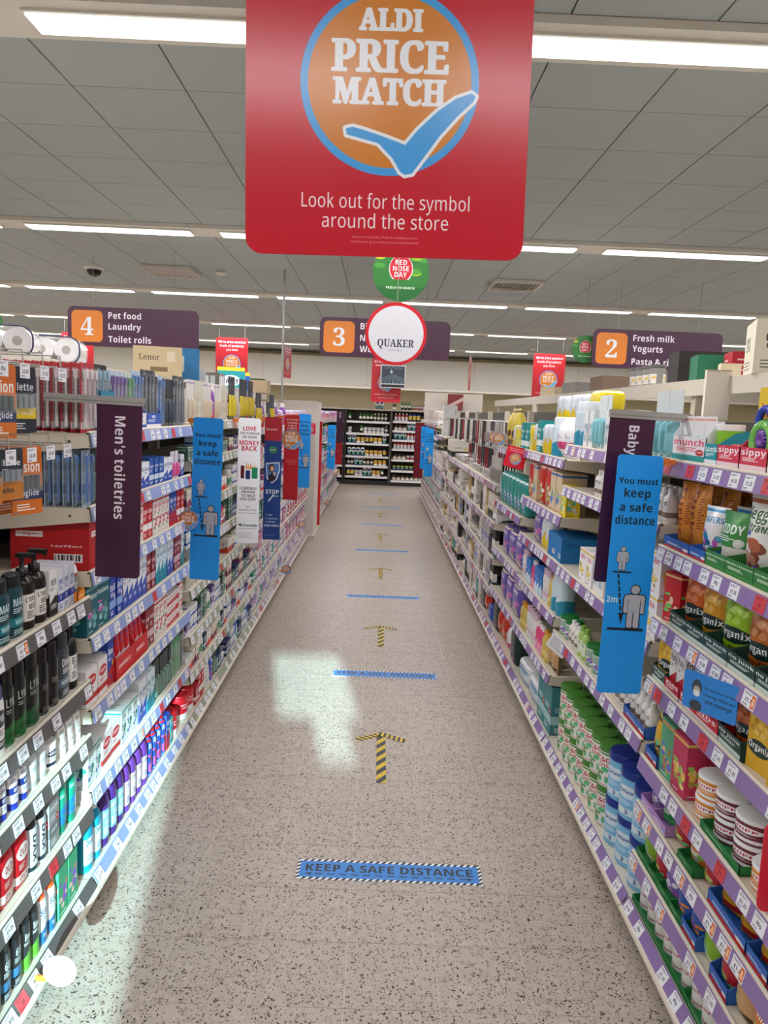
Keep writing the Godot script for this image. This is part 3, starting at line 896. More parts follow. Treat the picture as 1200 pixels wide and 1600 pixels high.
var ticket_meshes := []
func make_tickets():
	var im := canvas(1024, 96, "ffffff")
	var prices := ["£1.25", "£4.50", "80p", "£2.00", "£7.50", "£1.25", "£4", "£1.75"]
	for i in 8:
		var x := i * 128.0
		var red := i == 6
		rect(im, x, 0, 128, 96, "cf3a44" if red else "eceef4")
		for k in 2: rect(im, x + 10, 10 + k * 8, 90 - k * 30, 4, "70727c" if not red else "8a1a22")
		text(im, prices[i], x + 68, 52, 24, "26262c" if not red else "5a1018", 80)
		for k in 12: rect(im, x + 12 + k * 4, 76, 2, 12, "3a3a40" if not red else "8a1a22")
		if i == 7:
			rect(im, x + 88, 8, 36, 80, "e0661c")
			ellipse(im, x + 106, 34, 10, 13, "f4c8a0")
			rect(im, x + 94, 46, 24, 28, "f4c8a0")
	ticket_mat = printed(im, 0.45)
	for i in 8:
		var g := Shape.new()
		g.box(Vector3.ZERO, Vector3(0.058 if i == 7 else 0.05, 0.036, 0.0012), Rect2(i / 8.0, 0, 1 / 8.0, 1), Rect2(i / 8.0, 0, 0.002, 0.002))
		ticket_meshes.append(g.mesh())

# parts of one item: [name, mesh, material]
func parts_of(id: String) -> Array:
	var d: Dictionary = sku[id]
	if d.has("parts"): return d.parts
	var w: float = d.w
	var h: float = d.h
	var dp: float = d.d
	var r: Rect2 = d.cell
	var x: PackedStringArray = d.extra
	var out := []
	var g := Shape.new()
	var a := w / 2
	var b := dp / 2
	match d.kind:
		"C":
			var side := Rect2(r.position, Vector2(r.size.x, r.size.y))
			g.box(Vector3(0, h / 2, 0), Vector3(w, h, dp), r, side)
			out.append(["carton", g.mesh(), atlas_mats.carton])
		"B":
			var style := x[1] if x.size() > 1 else "0"
			var cap := Shape.new()
			var e := 3.4 if style == "3" else 2.5
			if style == "2":
				g.lathe([[h * .14, a * .86, b * .86], [h * .2, a * .96, b * .96], [h * .5, a, b], [h * .8, a * .97, b * .97], [h * .93, a * .86, b * .8], [h * .985, a * .6, b * .5], [h, a * .3, b * .2]], 16, 2.3, r)
				cap.lathe([[0, a * .8, b * .86], [h * .02, a * .84, b * .9], [h * .145, a * .84, b * .88]], 14, 2.3)
			elif style == "0":
				g.lathe([[0, a * .93, b * .93], [h * .02, a, b], [h * .62, a, b], [h * .74, a * .86, b * .88], [h * .81, a * .5, b * .6], [h * .83, a * .42, b * .5]], 16, e, r)
				cap.lathe([[h * .825, a * .46, minf(b * .62, a * .5)], [h * .985, a * .44, minf(b * .6, a * .48)], [h, a * .38, minf(b * .52, a * .42)]], 12)
			else:
				g.lathe([[0, a * .94, b * .94], [h * .02, a, b], [h * .72, a, b], [h * .79, a * .9, b * .9]], 16, e, r)
				cap.lathe([[h * .79, a * .84, b * .86], [h * .97, a * .82, b * .84], [h, a * .7, b * .72]], 14, e)
			out.append(["bottle_body", g.mesh(), atlas_mats.plastic])
			out.append(["cap", cap.mesh(), mat(x[0], 0.35)])
		"P":
			g.lathe([[0, a * .94, b * .94], [h * .02, a, b], [h * .58, a, b], [h * .66, a * .8, b * .8], [h * .7, a * .4, b * .4]], 16, 2.4, r)
			out.append(["bottle_body", g.mesh(), atlas_mats.plastic])
			var p := Shape.new()
			p.lathe([[h * .7, a * .5, a * .5], [h * .79, a * .5, a * .5], [h * .8, a * .2, a * .2], [h * .93, a * .18, a * .18]], 12)
			p.box(Vector3(0, h * .965, a * .35), Vector3(a * .7, h * .055, a * 1.5))
			p.box(Vector3(0, h * .93, a * 1.0), Vector3(a * .3, h * .06, a * .2))
			out.append(["pump_head", p.mesh(), mat(x[0], 0.3)])
		"R":
			g.lathe([[0, a * .9, b * .9], [h * .03, a, b], [h * .55, a, b], [h * .62, a * .92, b * .92]], 16, 2.3, r)
			out.append(["bottle_body", g.mesh(), atlas_mats.plastic])
			var ring := Shape.new()
			ring.lathe([[h * .62, a * 1.0, b * 1.0], [h * .7, a * 1.0, b * 1.0]], 16)
			out.append(["collar", ring.mesh(), mat("a8484a", 0.4)])
			var dome := Shape.new()
			var pr := []
			for k in 7:
				var t := PI / 2 * k / 6.0
				pr.append([h * .7 + h * .3 * sin(t), a * .96 * cos(t) + .0005, b * .96 * cos(t) + .0005])
			dome.lathe(pr, 16)
			out.append(["domed_cap", dome.mesh(), mat(x[0], 0.2)])
		"T":
			g.lathe([[h * .15, a * .72, b], [h * .2, a * .78, b], [h * .5, a * .86, b * .8], [h * .85, a * .97, b * .3], [h * .94, a, b * .08], [h, a, b * .07]], 16, 2.2, r)
			out.append(["tube_body", g.mesh(), atlas_mats.plastic])
			var cap := Shape.new()
			cap.lathe([[0, a * .66, b * .95], [h * .15, a * .7, b * .98]], 14, 2.2)
			out.append(["cap", cap.mesh(), mat(x[0], 0.35)])
		"J":
			g.lathe([[0, a * .93, b * .93], [h * .03, a * .98, b * .98], [h * .8, a * .98, b * .98], [h * .86, a * .93, b * .93]], 20, 2.0, r)
			out.append(["body", g.mesh(), atlas_mats.plastic])
			var lid := Shape.new()
			lid.lathe([[h * .85, a, b], [h * .975, a, b], [h, a * .95, b * .95]], 20)
			out.append(["lid", lid.mesh(), mat(x[0], 0.35)])
		"G":
			g.bag(w, h, dp, h * .07, r, 0.002, hash(id) % 1000)
			out.append(["bag", g.mesh(), atlas_mats.film])
		"S":
			g.bag(w, h * .88, dp, h * .04, r, 0.001, hash(id) % 1000)
			out.append(["pouch_body", g.mesh(), atlas_mats.film])
			var cap := Shape.new()
			cap.lathe([[h * .86, .008, .008], [h * .9, .012, .012], [h * .985, .0115, .0115], [h, .009, .009]], 12)
			out.append(["spout_cap", cap.mesh(), mat(x[0], 0.35)])
		"N":
			var pr := []
			for k in 9:
				var t := -PI / 2 + PI * k / 8.0
				var c := pow(maxf(cos(t), 0.0), 0.3)
				pr.append([h / 2 + h / 2 * signf(sin(t)) * pow(absf(sin(t)), 0.45), a * maxf(c, 0.55), b * maxf(c, 0.45)])
			g.lathe(pr, 20, 4.0, r)
			out.append(["pack_body", g.mesh(), atlas_mats.film])
			var f := Shape.new()
			f.bag(w * .96, .02, .004, .004, r, 0.001, 3, 6, 2)
			for i in f.v.size(): f.v[i].y += h - 0.021
			out.append(["sealed_edge", f.mesh(), atlas_mats.film])
		"K":
			g.prism([Vector2(-a, 0), Vector2(-a, h * .97), Vector2(-a * .9, h), Vector2(a * .9, h), Vector2(a, h * .97), Vector2(a, 0)], -.0015, .0015, r)
			out.append(["backing_card", g.mesh(), atlas_mats.carton])
			var c := Shape.new()
			c.lathe([[h * .1, a * .5, dp * .5], [h * .16, a * .7, dp * .85], [h * .5, a * .62, dp * .85], [h * .58, a * .3, dp * .4]], 12, 3.0)
			for i in c.v.size(): c.v[i].z = maxf(c.v[i].z, 0.002)
			out.append(["moulded_item", c.mesh(), mat(x[0], 0.3)])
		"V":
			g.prism([Vector2(-a, 0), Vector2(-a, h * .97), Vector2(-a * .9, h), Vector2(a * .9, h), Vector2(a, h * .97), Vector2(a, 0)], -.0015, .0015, r)
			out.append(["backing_card", g.mesh(), atlas_mats.carton])
			for k in 4:
				var c := Shape.new()
				c.box(Vector3((k - 1.5) * a * .36, h * .48, dp * .35), Vector3(a * .24, h * .2, dp * .55))
				out.append(["blade_cartridge", c.mesh(), mat(x[0], 0.3)])
			var bl := Shape.new()
			bl.box(Vector3(0, h * .48, dp * .42), Vector3(a * 1.56, h * .26, dp * .8))
			out.append(["blister", bl.mesh(), mat("dfe8ec", 0.08, 0.0, 0.12)])
		"U":
			g.prism([Vector2(-a, 0), Vector2(-a, h), Vector2(a, h), Vector2(a, 0)], -.0012, .0012, r)
			out.append(["backing_card", g.mesh(), atlas_mats.carton])
			var br := Shape.new()
			br.tube(Vector3(0, h * .08, .009), Vector3(0, h * .55, .009), .0055, .004, 8)
			br.tube(Vector3(0, h * .55, .009), Vector3(0, h * .84, .009), .003, .004, 6)
			br.box(Vector3(0, h * .84, .011), Vector3(.012, h * .13, .012))
			out.append(["toothbrush", br.mesh(), mat(x[0], 0.3)])
			var bl := Shape.new()
			bl.lathe([[h * .05, a * .6, .014], [h * .1, a * .8, .02], [h * .86, a * .8, .02], [h * .93, a * .6, .012]], 10, 3.0)
			for i in bl.v.size(): bl.v[i].z = maxf(bl.v[i].z, 0.0015)
			out.append(["blister", bl.mesh(), mat("dfe8ec", 0.08, 0.0, 0.14)])
		"Z":
			g.prism([Vector2(-a, 0), Vector2(-a, h * .97), Vector2(-a * .9, h), Vector2(a * .9, h), Vector2(a, h * .97), Vector2(a, 0)], -.0015, .0015, r)
			out.append(["backing_card", g.mesh(), atlas_mats.carton])
			for q in [["teething_ring", .042, .07, .013, x[0]], ["arched_handle", .03, .12, .009, "2a48b8"], ["centre_bead", .014, .078, .012, "7a4ab0"]]:
				var tr := Shape.new()
				var o := []
				for k in 15: o.append(Vector3(q[1] * cos(TAU * k / 14), q[2] + q[1] * sin(TAU * k / 14), .016))
				tr.path(o, q[3], 8)
				out.append([q[0], tr.mesh(), mat(q[4], 0.25)])
		"H":
			g.tube(Vector3(0, h * .35, 0), Vector3(0, h, 0), .006, .007, 8)
			out.append(["handle", g.mesh(), mat(x[0] if x[0] else d.spec[1], 0.4)])
			var hd := Shape.new()
			hd.lathe([[0, a * .5, .004], [h * .05, a, .008], [h * .25, a, .008], [h * .36, a * .4, .005]], 12, 2.4)
			out.append(["head", hd.mesh(), mat(d.spec[1], 0.3, 0.2)])
		"D":
			var n := 4
			for k in n:
				var pl := Shape.new()
				var y := h * k / n
				pl.lathe([[y, a * .55, b * .55], [y + h * .08, a * .62, b * .62], [y + h * .25, a, b], [y + h * .29, a, b], [y + h * .14, a * .6, b * .6]], 24)
				out.append(["plate", pl.mesh(), mat(d.spec[1], 0.2)])
	d.parts = out
	return out

func tray_mesh(id: String, w: float, dp: float) -> Mesh:
	var key := "tray|%s|%.3f|%.3f" % [id, w, dp]
	if not meshes.has(key):
		var d: Dictionary = sku[id]
		var h: float = d.h
		var r: Rect2 = d.cell
		var pr := Rect2(r.position + r.size * Vector2(0.02, 0.15), r.size * Vector2(0.96, 0.65))
		var g := Shape.new()
		var pl := Rect2(r.position + r.size * Vector2(0.4, 0.006), r.size * Vector2(0.1, 0.012))
		g.box(Vector3(0, .001, 0), Vector3(w, .002, dp), pl, pl)
		g.box(Vector3(0, h / 2, dp / 2 - .001), Vector3(w, h, .002), pr, pl)
		g.box(Vector3(0, h * .8, -dp / 2 + .001), Vector3(w, h * 1.6, .002), pl, pl)
		for s in [-1.0, 1.0]:
			var x: float = s * (w / 2 - .001)
			var k := g.v.size()
			g.prism([Vector2(-dp / 2, 0), Vector2(-dp / 2, h * 1.6), Vector2(0, h * 1.5), Vector2(dp / 2, h), Vector2(dp / 2, 0)], -.001, .001, pl)
			for i in range(k, g.v.size()):
				var p := g.v[i]
				g.v[i] = Vector3(x - p.z, p.y, p.x)
				var q := g.n[i]
				g.n[i] = Vector3(-q.z, q.y, q.x)
		meshes[key] = g.mesh()
	return meshes[key]

var protos := {}
func item(id: String, place: Transform3D, label: String, group: String) -> Node3D:
	if not protos.has(id):
		var list := parts_of(id)
		var p: Node3D = MeshInstance3D.new() if list.size() == 1 else Node3D.new()
		if list.size() == 1:
			p.mesh = list[0][1]
			p.material_override = list[0][2]
		else:
			for q in list: part(q[0], q[1], q[2], p)
		protos[id] = p
	var o: Node3D = protos[id].duplicate()
	var d: Dictionary = sku[id]
	o.name = numbered(d.name)
	add_child(o)
	o.transform = place
	tag(o, label, d.cat, group)
	return o

# ------------------------------------------------------------------ shelving
const STEEL := "d8d0be"

func bay(id: String, s: float, z0: float, z1: float, heights: Array, strip: String, where: String, label: String, top := 1.72, detail := 2, shade_panel_c := "34322f"):
	var L := z0 - z1
	var b := thing("shelving_bay", label, "shelving", Vector3(s * FRONT, 0, (z0 + z1) / 2), -s * PI / 2, "shelving bays along the aisle")
	var steel := mat(STEEL, 0.45)
	part("back_panel", box_mesh(Vector3(L - .002, top - .02, .02)), mat(shade_panel_c, 0.7), b, Vector3(0, top / 2, -DEEP - .035))  # dark panel colour puts the shade between shelves into the surface
	for e in [-1.0, 1.0]:
		part("upright", box_mesh(Vector3(.028, top, .05)), steel, b, Vector3(e * (L / 2 - .015), top / 2, -DEEP - .0))
	part("kick_plate", box_mesh(Vector3(L - .004, .085, .02)), mat("a59f92", 0.5), b, Vector3(0, .0425, -.06))
	for i in heights.size():
		var h: float = heights[i]
		var base := i == 0
		var g := Shape.new()
		g.box(Vector3(0, h - .015, -DEEP / 2 - .01), Vector3(L - .006, .022, DEEP))
		g.box(Vector3(0, h - .024, -.015), Vector3(L - .006, .046, .01))
		if base: g.tube(Vector3(-L / 2 + .003, .092, .008), Vector3(L / 2 - .003, .092, .008), .011, .011, 10)
		else: g.tube(Vector3(-L / 2 + .003, h - .001, -.014), Vector3(L / 2 - .003, h - .001, -.014), .006, .006, 8)
		var sh := part("shelf", g.mesh(), steel, b)
		var tilt := -0.55 if base else -0.2
		var cy := h - .012 if base else h - .024
		var cz := -.002 if base else -.005
		var bas := Basis(Vector3.RIGHT, tilt)
		var st := part("ticket_strip", box_mesh(Vector3(L - .012, .042, .003)), mat(strip, 0.4), sh, Vector3(0, cy, cz))
		st.basis = bas
		for e in [-1.0, 1.0]:
			if detail < 1 or base: continue
			var br := Shape.new()
			var k := .045
			br.prism([Vector2(-DEEP, -.1), Vector2(-DEEP, -.006), Vector2(-.012, -.006), Vector2(-.012, -k)], -.0012, .0012)
			for q in br.v.size():
				var p := br.v[q]
				br.v[q] = Vector3(-p.z, p.y, p.x)
				var nn := br.n[q]
				br.n[q] = Vector3(-nn.z, nn.y, nn.x)
			var bk := part("bracket", br.mesh(), steel, sh, Vector3(e * (L / 2 - .002), h, 0))
			if detail > 2:
				part("hole_mark", box_mesh(Vector3(.006, .008, .008)), mat("6e6a62", 0.35, 0.6), sh, Vector3(e * (L / 2 - .002), h - .028, -.07))  # steel-coloured block put in where the bracket has a hole
		if detail > 0:
			var x := -L / 2 + .04
			while x < L / 2 - .035:
				var v := rng.randi() % 6
				var roll := rng.randf()
				if roll < .09: v = 6
				elif roll < (.4 if id == "R1" and i < 3 else .16): v = 7
				if rng.randf() < .86:
					var tk := part("price_ticket", ticket_meshes[v], ticket_mat, sh, Vector3(x, cy, cz) + bas * Vector3(0, 0, .0024))
					tk.basis = bas
				x += rng.randf_range(.062, .13) * (1.0 if detail > 1 else 1.25)
	bays[id] = {"s": s, "z0": z0, "z1": z1, "L": L, "hs": heights, "where": where, "node": b}

func build_bays():
	var purple := "8e74ab"
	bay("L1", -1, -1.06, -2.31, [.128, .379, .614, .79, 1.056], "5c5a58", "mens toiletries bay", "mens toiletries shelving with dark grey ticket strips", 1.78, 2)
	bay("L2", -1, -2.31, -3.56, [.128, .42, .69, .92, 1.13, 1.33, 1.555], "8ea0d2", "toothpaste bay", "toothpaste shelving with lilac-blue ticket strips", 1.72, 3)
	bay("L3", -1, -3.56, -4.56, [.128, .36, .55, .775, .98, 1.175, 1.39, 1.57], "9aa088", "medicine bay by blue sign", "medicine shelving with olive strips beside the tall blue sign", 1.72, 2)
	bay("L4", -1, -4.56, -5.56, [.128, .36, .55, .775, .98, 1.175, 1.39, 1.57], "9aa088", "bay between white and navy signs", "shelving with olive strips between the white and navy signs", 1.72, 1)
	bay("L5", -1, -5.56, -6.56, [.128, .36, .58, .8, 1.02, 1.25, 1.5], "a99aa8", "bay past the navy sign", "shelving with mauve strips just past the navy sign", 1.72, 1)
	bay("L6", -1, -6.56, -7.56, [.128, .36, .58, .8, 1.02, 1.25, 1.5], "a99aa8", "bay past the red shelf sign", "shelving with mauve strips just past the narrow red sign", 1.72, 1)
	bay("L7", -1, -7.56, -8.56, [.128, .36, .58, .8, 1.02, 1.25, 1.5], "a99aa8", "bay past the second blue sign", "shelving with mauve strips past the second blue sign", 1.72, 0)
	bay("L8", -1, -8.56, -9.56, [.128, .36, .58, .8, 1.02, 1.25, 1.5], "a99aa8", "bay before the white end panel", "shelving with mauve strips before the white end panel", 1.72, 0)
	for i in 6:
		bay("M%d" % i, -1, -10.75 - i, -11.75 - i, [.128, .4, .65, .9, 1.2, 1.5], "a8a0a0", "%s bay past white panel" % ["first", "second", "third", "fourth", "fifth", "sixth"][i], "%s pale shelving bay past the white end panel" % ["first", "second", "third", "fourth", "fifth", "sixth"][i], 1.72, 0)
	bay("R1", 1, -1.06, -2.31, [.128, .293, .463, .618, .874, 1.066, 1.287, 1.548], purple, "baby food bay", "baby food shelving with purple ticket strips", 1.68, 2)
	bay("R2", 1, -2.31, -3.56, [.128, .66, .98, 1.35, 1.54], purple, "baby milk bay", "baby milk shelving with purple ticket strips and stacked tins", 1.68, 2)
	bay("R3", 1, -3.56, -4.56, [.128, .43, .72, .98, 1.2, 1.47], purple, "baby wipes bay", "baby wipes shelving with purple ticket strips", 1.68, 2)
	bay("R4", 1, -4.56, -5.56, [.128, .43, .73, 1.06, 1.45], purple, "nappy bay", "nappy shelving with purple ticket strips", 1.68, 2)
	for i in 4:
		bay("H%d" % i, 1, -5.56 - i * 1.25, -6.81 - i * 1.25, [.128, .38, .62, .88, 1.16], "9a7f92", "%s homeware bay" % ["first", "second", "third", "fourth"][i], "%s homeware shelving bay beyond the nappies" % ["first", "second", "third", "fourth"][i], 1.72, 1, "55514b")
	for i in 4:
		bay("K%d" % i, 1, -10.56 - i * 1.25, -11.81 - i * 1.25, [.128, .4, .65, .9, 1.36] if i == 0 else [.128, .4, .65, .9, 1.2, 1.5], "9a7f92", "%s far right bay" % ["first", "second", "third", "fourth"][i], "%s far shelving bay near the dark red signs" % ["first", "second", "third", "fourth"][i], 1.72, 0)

const ORD := ["bottom shelf", "second shelf", "third shelf", "fourth shelf", "fifth shelf", "sixth shelf", "seventh shelf", "eighth shelf"]

func local_to_world(b: Dictionary, u: float, y: float, z: float, turn := 0.0) -> Transform3D:
	var x: float = -b.L / 2 + u if b.s < 0 else b.L / 2 - u
	return b.node.transform * Transform3D(Basis(Vector3.UP, turn), Vector3(x, y, z))

# spec tokens: id*count  +stack  :rows deep  @tray  /turn in degrees ; _0.1 is a gap; a leading ~ repeats to the end
func row(bid: String, i: int, spec: String, u0 := 0.015, zoff := 0.0, head := 9.0):
	var b: Dictionary = bays[bid]
	var y: float = b.hs[i] - .0035
	var u := u0
	var again := spec.begins_with("~")
	var toks := spec.trim_prefix("~").split(" ", false)
	var where := "on %s, %s" % [ORD[i], b.where]
	var k := 0
	var guard := 0
	while k < toks.size() and guard < 300:
		guard += 1
		var t: String = toks[k]
		k += 1
		if again and k == toks.size() and u < b.L - .08: k = 0
		if t.begins_with("_"):
			u += t.substr(1).to_float()
			continue
		var turn := 0.0
		var tray := ""
		var deep := 1
		var stack := 1
		var n := 1
		if "/" in t:
			turn = deg_to_rad(t.get_slice("/", 1).to_float())
			t = t.get_slice("/", 0)
		if "@" in t:
			tray = t.get_slice("@", 1)
			t = t.get_slice("@", 0)
		if ":" in t:
			deep = t.get_slice(":", 1).to_int()
			t = t.get_slice(":", 0)
		if "+" in t:
			stack = t.get_slice("+", 1).to_int()
			t = t.get_slice("+", 0)
		if "*" in t:
			n = t.get_slice("*", 1).to_int()
			t = t.get_slice("*", 0)
		var d: Dictionary = sku[t]
		var room: float = b.hs[i + 1] - b.hs[i] - .052 if i + 1 < b.hs.size() else 9.0
		if tray: room -= .003
		while stack > 1 and stack * (d.h + .0005) > room: stack -= 1
		var squash := minf(1.0, room / d.h)
		var gap := .006
		var w: float = d.w * absf(cos(turn)) + d.d * absf(sin(turn)) + gap
		var dz: float = d.d * absf(cos(turn)) + d.w * absf(sin(turn)) + .006
		deep = mini(deep, maxi(1, int((DEEP - .06) / dz)))
		var front := -.026 + zoff
		var lift := 0.0
		var fit := 0
		for m in n:
			if u + w * (m + 1) <= b.L - .004: fit += 1
		if fit == 0: continue
		if tray:
			var td: Dictionary = sku[tray]
			var tw := w * fit + .006
			var deepz := minf(dz * deep + .012, DEEP - .05)
			var m := part(td.name, tray_mesh(tray, tw, deepz), atlas_mats.carton, self)
			m.transform = local_to_world(b, u + tw / 2 - .003, y + .0005, front - deepz / 2 + .004)
			tag(m, "%s with %s stock %s" % [td.desc, d.cat, where], td.cat, "display trays")
			lift = .0028
			front -= .004
		var label := "%s %s" % [d.desc, where]
		for m in fit:
			for q in deep:
				for st in stack:
					var jx := rng.randf_range(-.0015, .0015)
					var jt := rng.randf_range(-.05, .05) if stack == 1 else rng.randf_range(-.012, .012)
					var p := local_to_world(b, u + w * (m + .5) + jx, y + .0005 + lift + st * (d.h + .0005), front - dz * (q + .5) - rng.randf() * .003, turn + jt)
					if d.kind == "J" and b.s > 0 and b.z0 > -3: p = p * Transform3D(Basis(Vector3.UP, .55), Vector3.ZERO)
					if squash < 1.0: p = p * Transform3D(Basis.from_scale(Vector3(1, squash, 1)), Vector3.ZERO)
					item(t, p, label, label)
		u += w * fit

func fill_bays():
	# men's toiletries (only the far half is in view)
	row("L1", 4, "xbot*1 pump*1 nivbox*1:2 xbot*2 pump*2 wbox*1:2 bbox*3:2 rollon*4:3@oranget", .5)
	row("L1", 3, "nivbot*2 lynx*2:2 lynxw*1 blk*2 dove*1:2 bull*1:2 radox*1:2", .62)
	row("L1", 2, "dkbox*2 nivtube*3:2 clear*2:2 nivjar*1:2 wtube*4:2", .56)
	row("L1", 1, "rdbox*1 redpk*3:2 dax*2:2 gbox*1 gel*3:2", .55)
	row("L1", 0, "dkbot*3 blk*2 dkbot*2 limeb*2:2 orcap*2:2 grbox*2:2", .42)
	hooks()
	# dental
	row("L2", 6, "brushr*3:9 brushk*3:6@tealt brushp*4:2 brushg*2 brushb*3@whitet brushd*4@bluet brushb*2 yflag*3 brushd*6", .01)
	row("L2", 5, "brushb*2:13 dkbr*1 flosst*4 flossp*3 flossw*2+1 flossb*3:2 flossw*2 flossp*2 flossw*2")
	row("L2", 4, "colg*1/0 _.02 tpst*4:2 tpr*2 tpst*4:2 tpb*2 tpr*4 tpst*2", .03)
	row("L2", 3, "adent*2 oralb*2 sens*3:2 sens*2 cors*2 aqua*3 sens*2 cors*2 aqua*2 sens*3")
	row("L2", 2, "pumpw*2 tpb*1 tube*4@redt tube*3@redt cors*2 tpst*3 tpw*1+4 tpst*3 cors*2")
	row("L2", 1, "teal2*2 pumpw*2:2 teal2*3:2 sens*2 aqua*2 dkbr*6 brushg*3 brushd*4 dkbr*3 tpr*2")
	row("L2", 0, "mwt*2 mwp*3:2 mwk*4:2 mwr*4:2 tpb*1 flosst*1 redtub*2")
	# medicines
	row("L3", 0, "redtub*2 med8*1 tpr*2 wtube*3 mwr*1 dkbr*2 med5*2+2:2 med1*2")
	row("L3", 1, "~ med6*2+2 med2*2 med7*2 med5*1+2")
	row("L3", 2, "~ med4*1+2 med1*2+2 med5*1 med3*2+2 med7*2")
	row("L3", 3, "paper*22 med5*2")
	row("L3", 4, "~ med1*2+2 med3*2 med8*1 med2*2")
	row("L3", 5, "~ med2*2 med4*2+2 med6*2 med5*1")
	row("L3", 6, "~ med3*2 med1*2+2 med7*2")
	row("L3", 7, "combw*2 paper*6 combw*3 spray*1 combw*2 paper*5 combw*2")
	for k in 7: row("L4", k, ["~ med5*2 med1*2+2 blut*1 med7*1", "~ med1*2+2 med4*2 med6*2", "~ med2*2+2 med3*2 med5*2", "~ med6*2 med2*1+2 med1*2", "~ med3*2+2 med5*2 med4*2", "~ med7*2 med1*2+2 med8*1", "~ med2*2 med5*2+2 med6*1"][k])
	row("L4", 7, "~ comb*3 combw*2 comb*4 spray*1")
	for b in ["L5", "L6"]:
		for k in 6: row(b, k, ["~ fem1*2 fem2*2 fem3*1", "~ fem3*1 med1*2+2 fem4*1 fem2*1", "~ fem2*2 fem4*2 fem1*1", "~ med3*2+2 fem2*1 fem3*1", "~ fem4*1 med4*2+2 med6*2", "~ med7*2 med8*2 fem4*1"][k])
		row(b, 6, "~ comb*4 spray*2 combw*2 yflag*3" if b == "L5" else "~ spray*3 fem4*2 fem2*2")
	for b in ["L7", "L8", "M0", "M2"]:
		for k in bays[b].hs.size(): row(b, k, ["~ fem2*2 fem1*2", "~ fem4*2 fem3*1", "~ fem2*1 med8*2", "~ med2*3 fem3*1", "~ fem1*1 med5*2", "~ med8*2 fem2*1", "~ fem4*2 fem2*1"][k])
	for b in ["M1", "M3", "M4", "M5"]:
		for k in bays[b].hs.size(): row(b, k, ["~ fem3*2 fem4*2", "~ fem1*2 fem2*1", "~ med8*2 fem4*1", "~ fem2*2 fem1*1", "~ med1*2 fem3*1", "~ fem4*1 fem1*1"][k])
	# baby food (the far half is in view)
	row_far("R1", 7, "soother*3@wtray cup*1@tealy bowl*1@pinky toy*1@pinky spoon*2@orny")
	row_far("R1", 6, "rusk*2:3@bluey/15 wafer*1:3@bluey/20 kid*1:3@greeny/15 straw*1:2@greeny/15 straw*1:2@greeny/15 straw*1@greeny/15")
	row_far("R1", 5, "orgr*1/15 orgo*1:3@dgreeny/18 orgg*1:3@dgreeny/18 orgl*1:2@dgreeny/18 orgb*1:2@dgreeny/18 orgo*1:2@dgreeny/18")
	row_far("R1", 4, "orgy*1:2@dgreeny/10 smile*2:3@redy wafer*1:2@redy/15 bear*2:3@redy/12 orgo*1:2@dgreeny/18 orgy*2:2/10 orgg*1@dgreeny/15")
	row_far("R1", 3, "ellay*1:2@bluey ellag*1:3 ellap*1:3 _.03 hipt*1+2:2 hippur*2+2:3@hgreeny hipt*2:2 hippur*1+2")
	row_far("R1", 2, "pop*1:2@lilacy/15 pog*1:2@lilacy/15 por*1/15 poo*1:2@hgreeny/15 por*1:2/15 poy*2:2@bluey/15 poy*1:2@bluey/15 pog*1@bluey/15")
	row_far("R1", 1, "pol*1:2@hgreeny por*1:2@hgreeny pop*1:2@hgreeny pob*1:2@hgreeny pob*1@bluey pol*1 por*1@bluey pow*1 poo*1")
	row_far("R1", 0, "hip*6:3@hgreeny hip*5:3@hgreeny")
	# baby milk
	row("R2", 0, "apta*1+3:2 _.0 apta*2+3 sma*8+3:2", .005)
	row("R2", 1, "milk*4:2@bluey milk*4:2 jarg*2+2 jarg*2 grn*2 milk*3 jarg*2")
	row("R2", 2, "smabox*3+2:2 smabox*2+2 _.04 ster*2 smabox*2")
	row("R2", 3, "milk*8:2 milk*8:2")
	row("R2", 4, "bottle*4 grn*3 ster*4 bottle*3 ster*2 cottonb*2")
	# wipes
	row("R3", 0, "tealx*2 bagw*1+2 bagw*1 bluebag*1")
	row("R3", 1, "pow*2 yelo*2 pinkb*3 whtb*4 yelo*3 pop*2")
	row("R3", 2, "cottonb*2 yelo*1 whtb*2 blut*3 pinkb*2 blut*2 whtb*2 blut*2")
	row("R3", 3, "blueb*2 wipeb*2 napp*1 napp*1")
	row("R3", 4, "yelb*1 napb*2 napr*2 napb*1 napr*1")
	row("R3", 5, "cotton*2 cottonb*1 wipeb*2 tealc*1 wipeb*1 yelb*1")
	row("R3", 5, "wipey*1+3 _.05 wipeb*3+2 yelb*1 wipeb*2+2", .01, -.125)
	# nappies
	row("R4", 0, "darkbag*1 cotton*1 redbag*2 darkbag*1")
	row("R4", 1, "napp*2 napp*2")
	row("R4", 2, "napp*4")
	row("R4", 3, "napt*4 napt*3")
	row("R4", 4, "tealc*2 yelb*2 wipeb*1 yelbag*3")
	# homeware
	for k in 4:
		var h := "H%d" % k
		row(h, 0, ["bluebag*1 redbag*1 darkbag*1 frame*3 teals*1 boxb*1", "frame*3 chair*1 blackb*1 creamf*2", "chair*1 creamf*1 teals*1 goldf*4", "boxb*2 creamf*2 chair*1"][k])
		row(h, 1, ["blackf*1 frameg*1 boxb*1 darkbag*1 frame*3 frameg*1", "goldf*3 whitej*3 frameg*1 greyj*3", "blackb*1 frame*4 whitej*3 boxb*1", "frame*4 creamf*2 goldf*4"][k])
		row(h, 2, ["blackf*1 blackb*1 frameg*2 boxb*1 greyj*2", "greyj*3 frame*4 blackf*1 frameg*1", "frameg*1 goldf*5 blackb*1 whitej*2", "boxb*1 greyj*4 frame*4"][k])
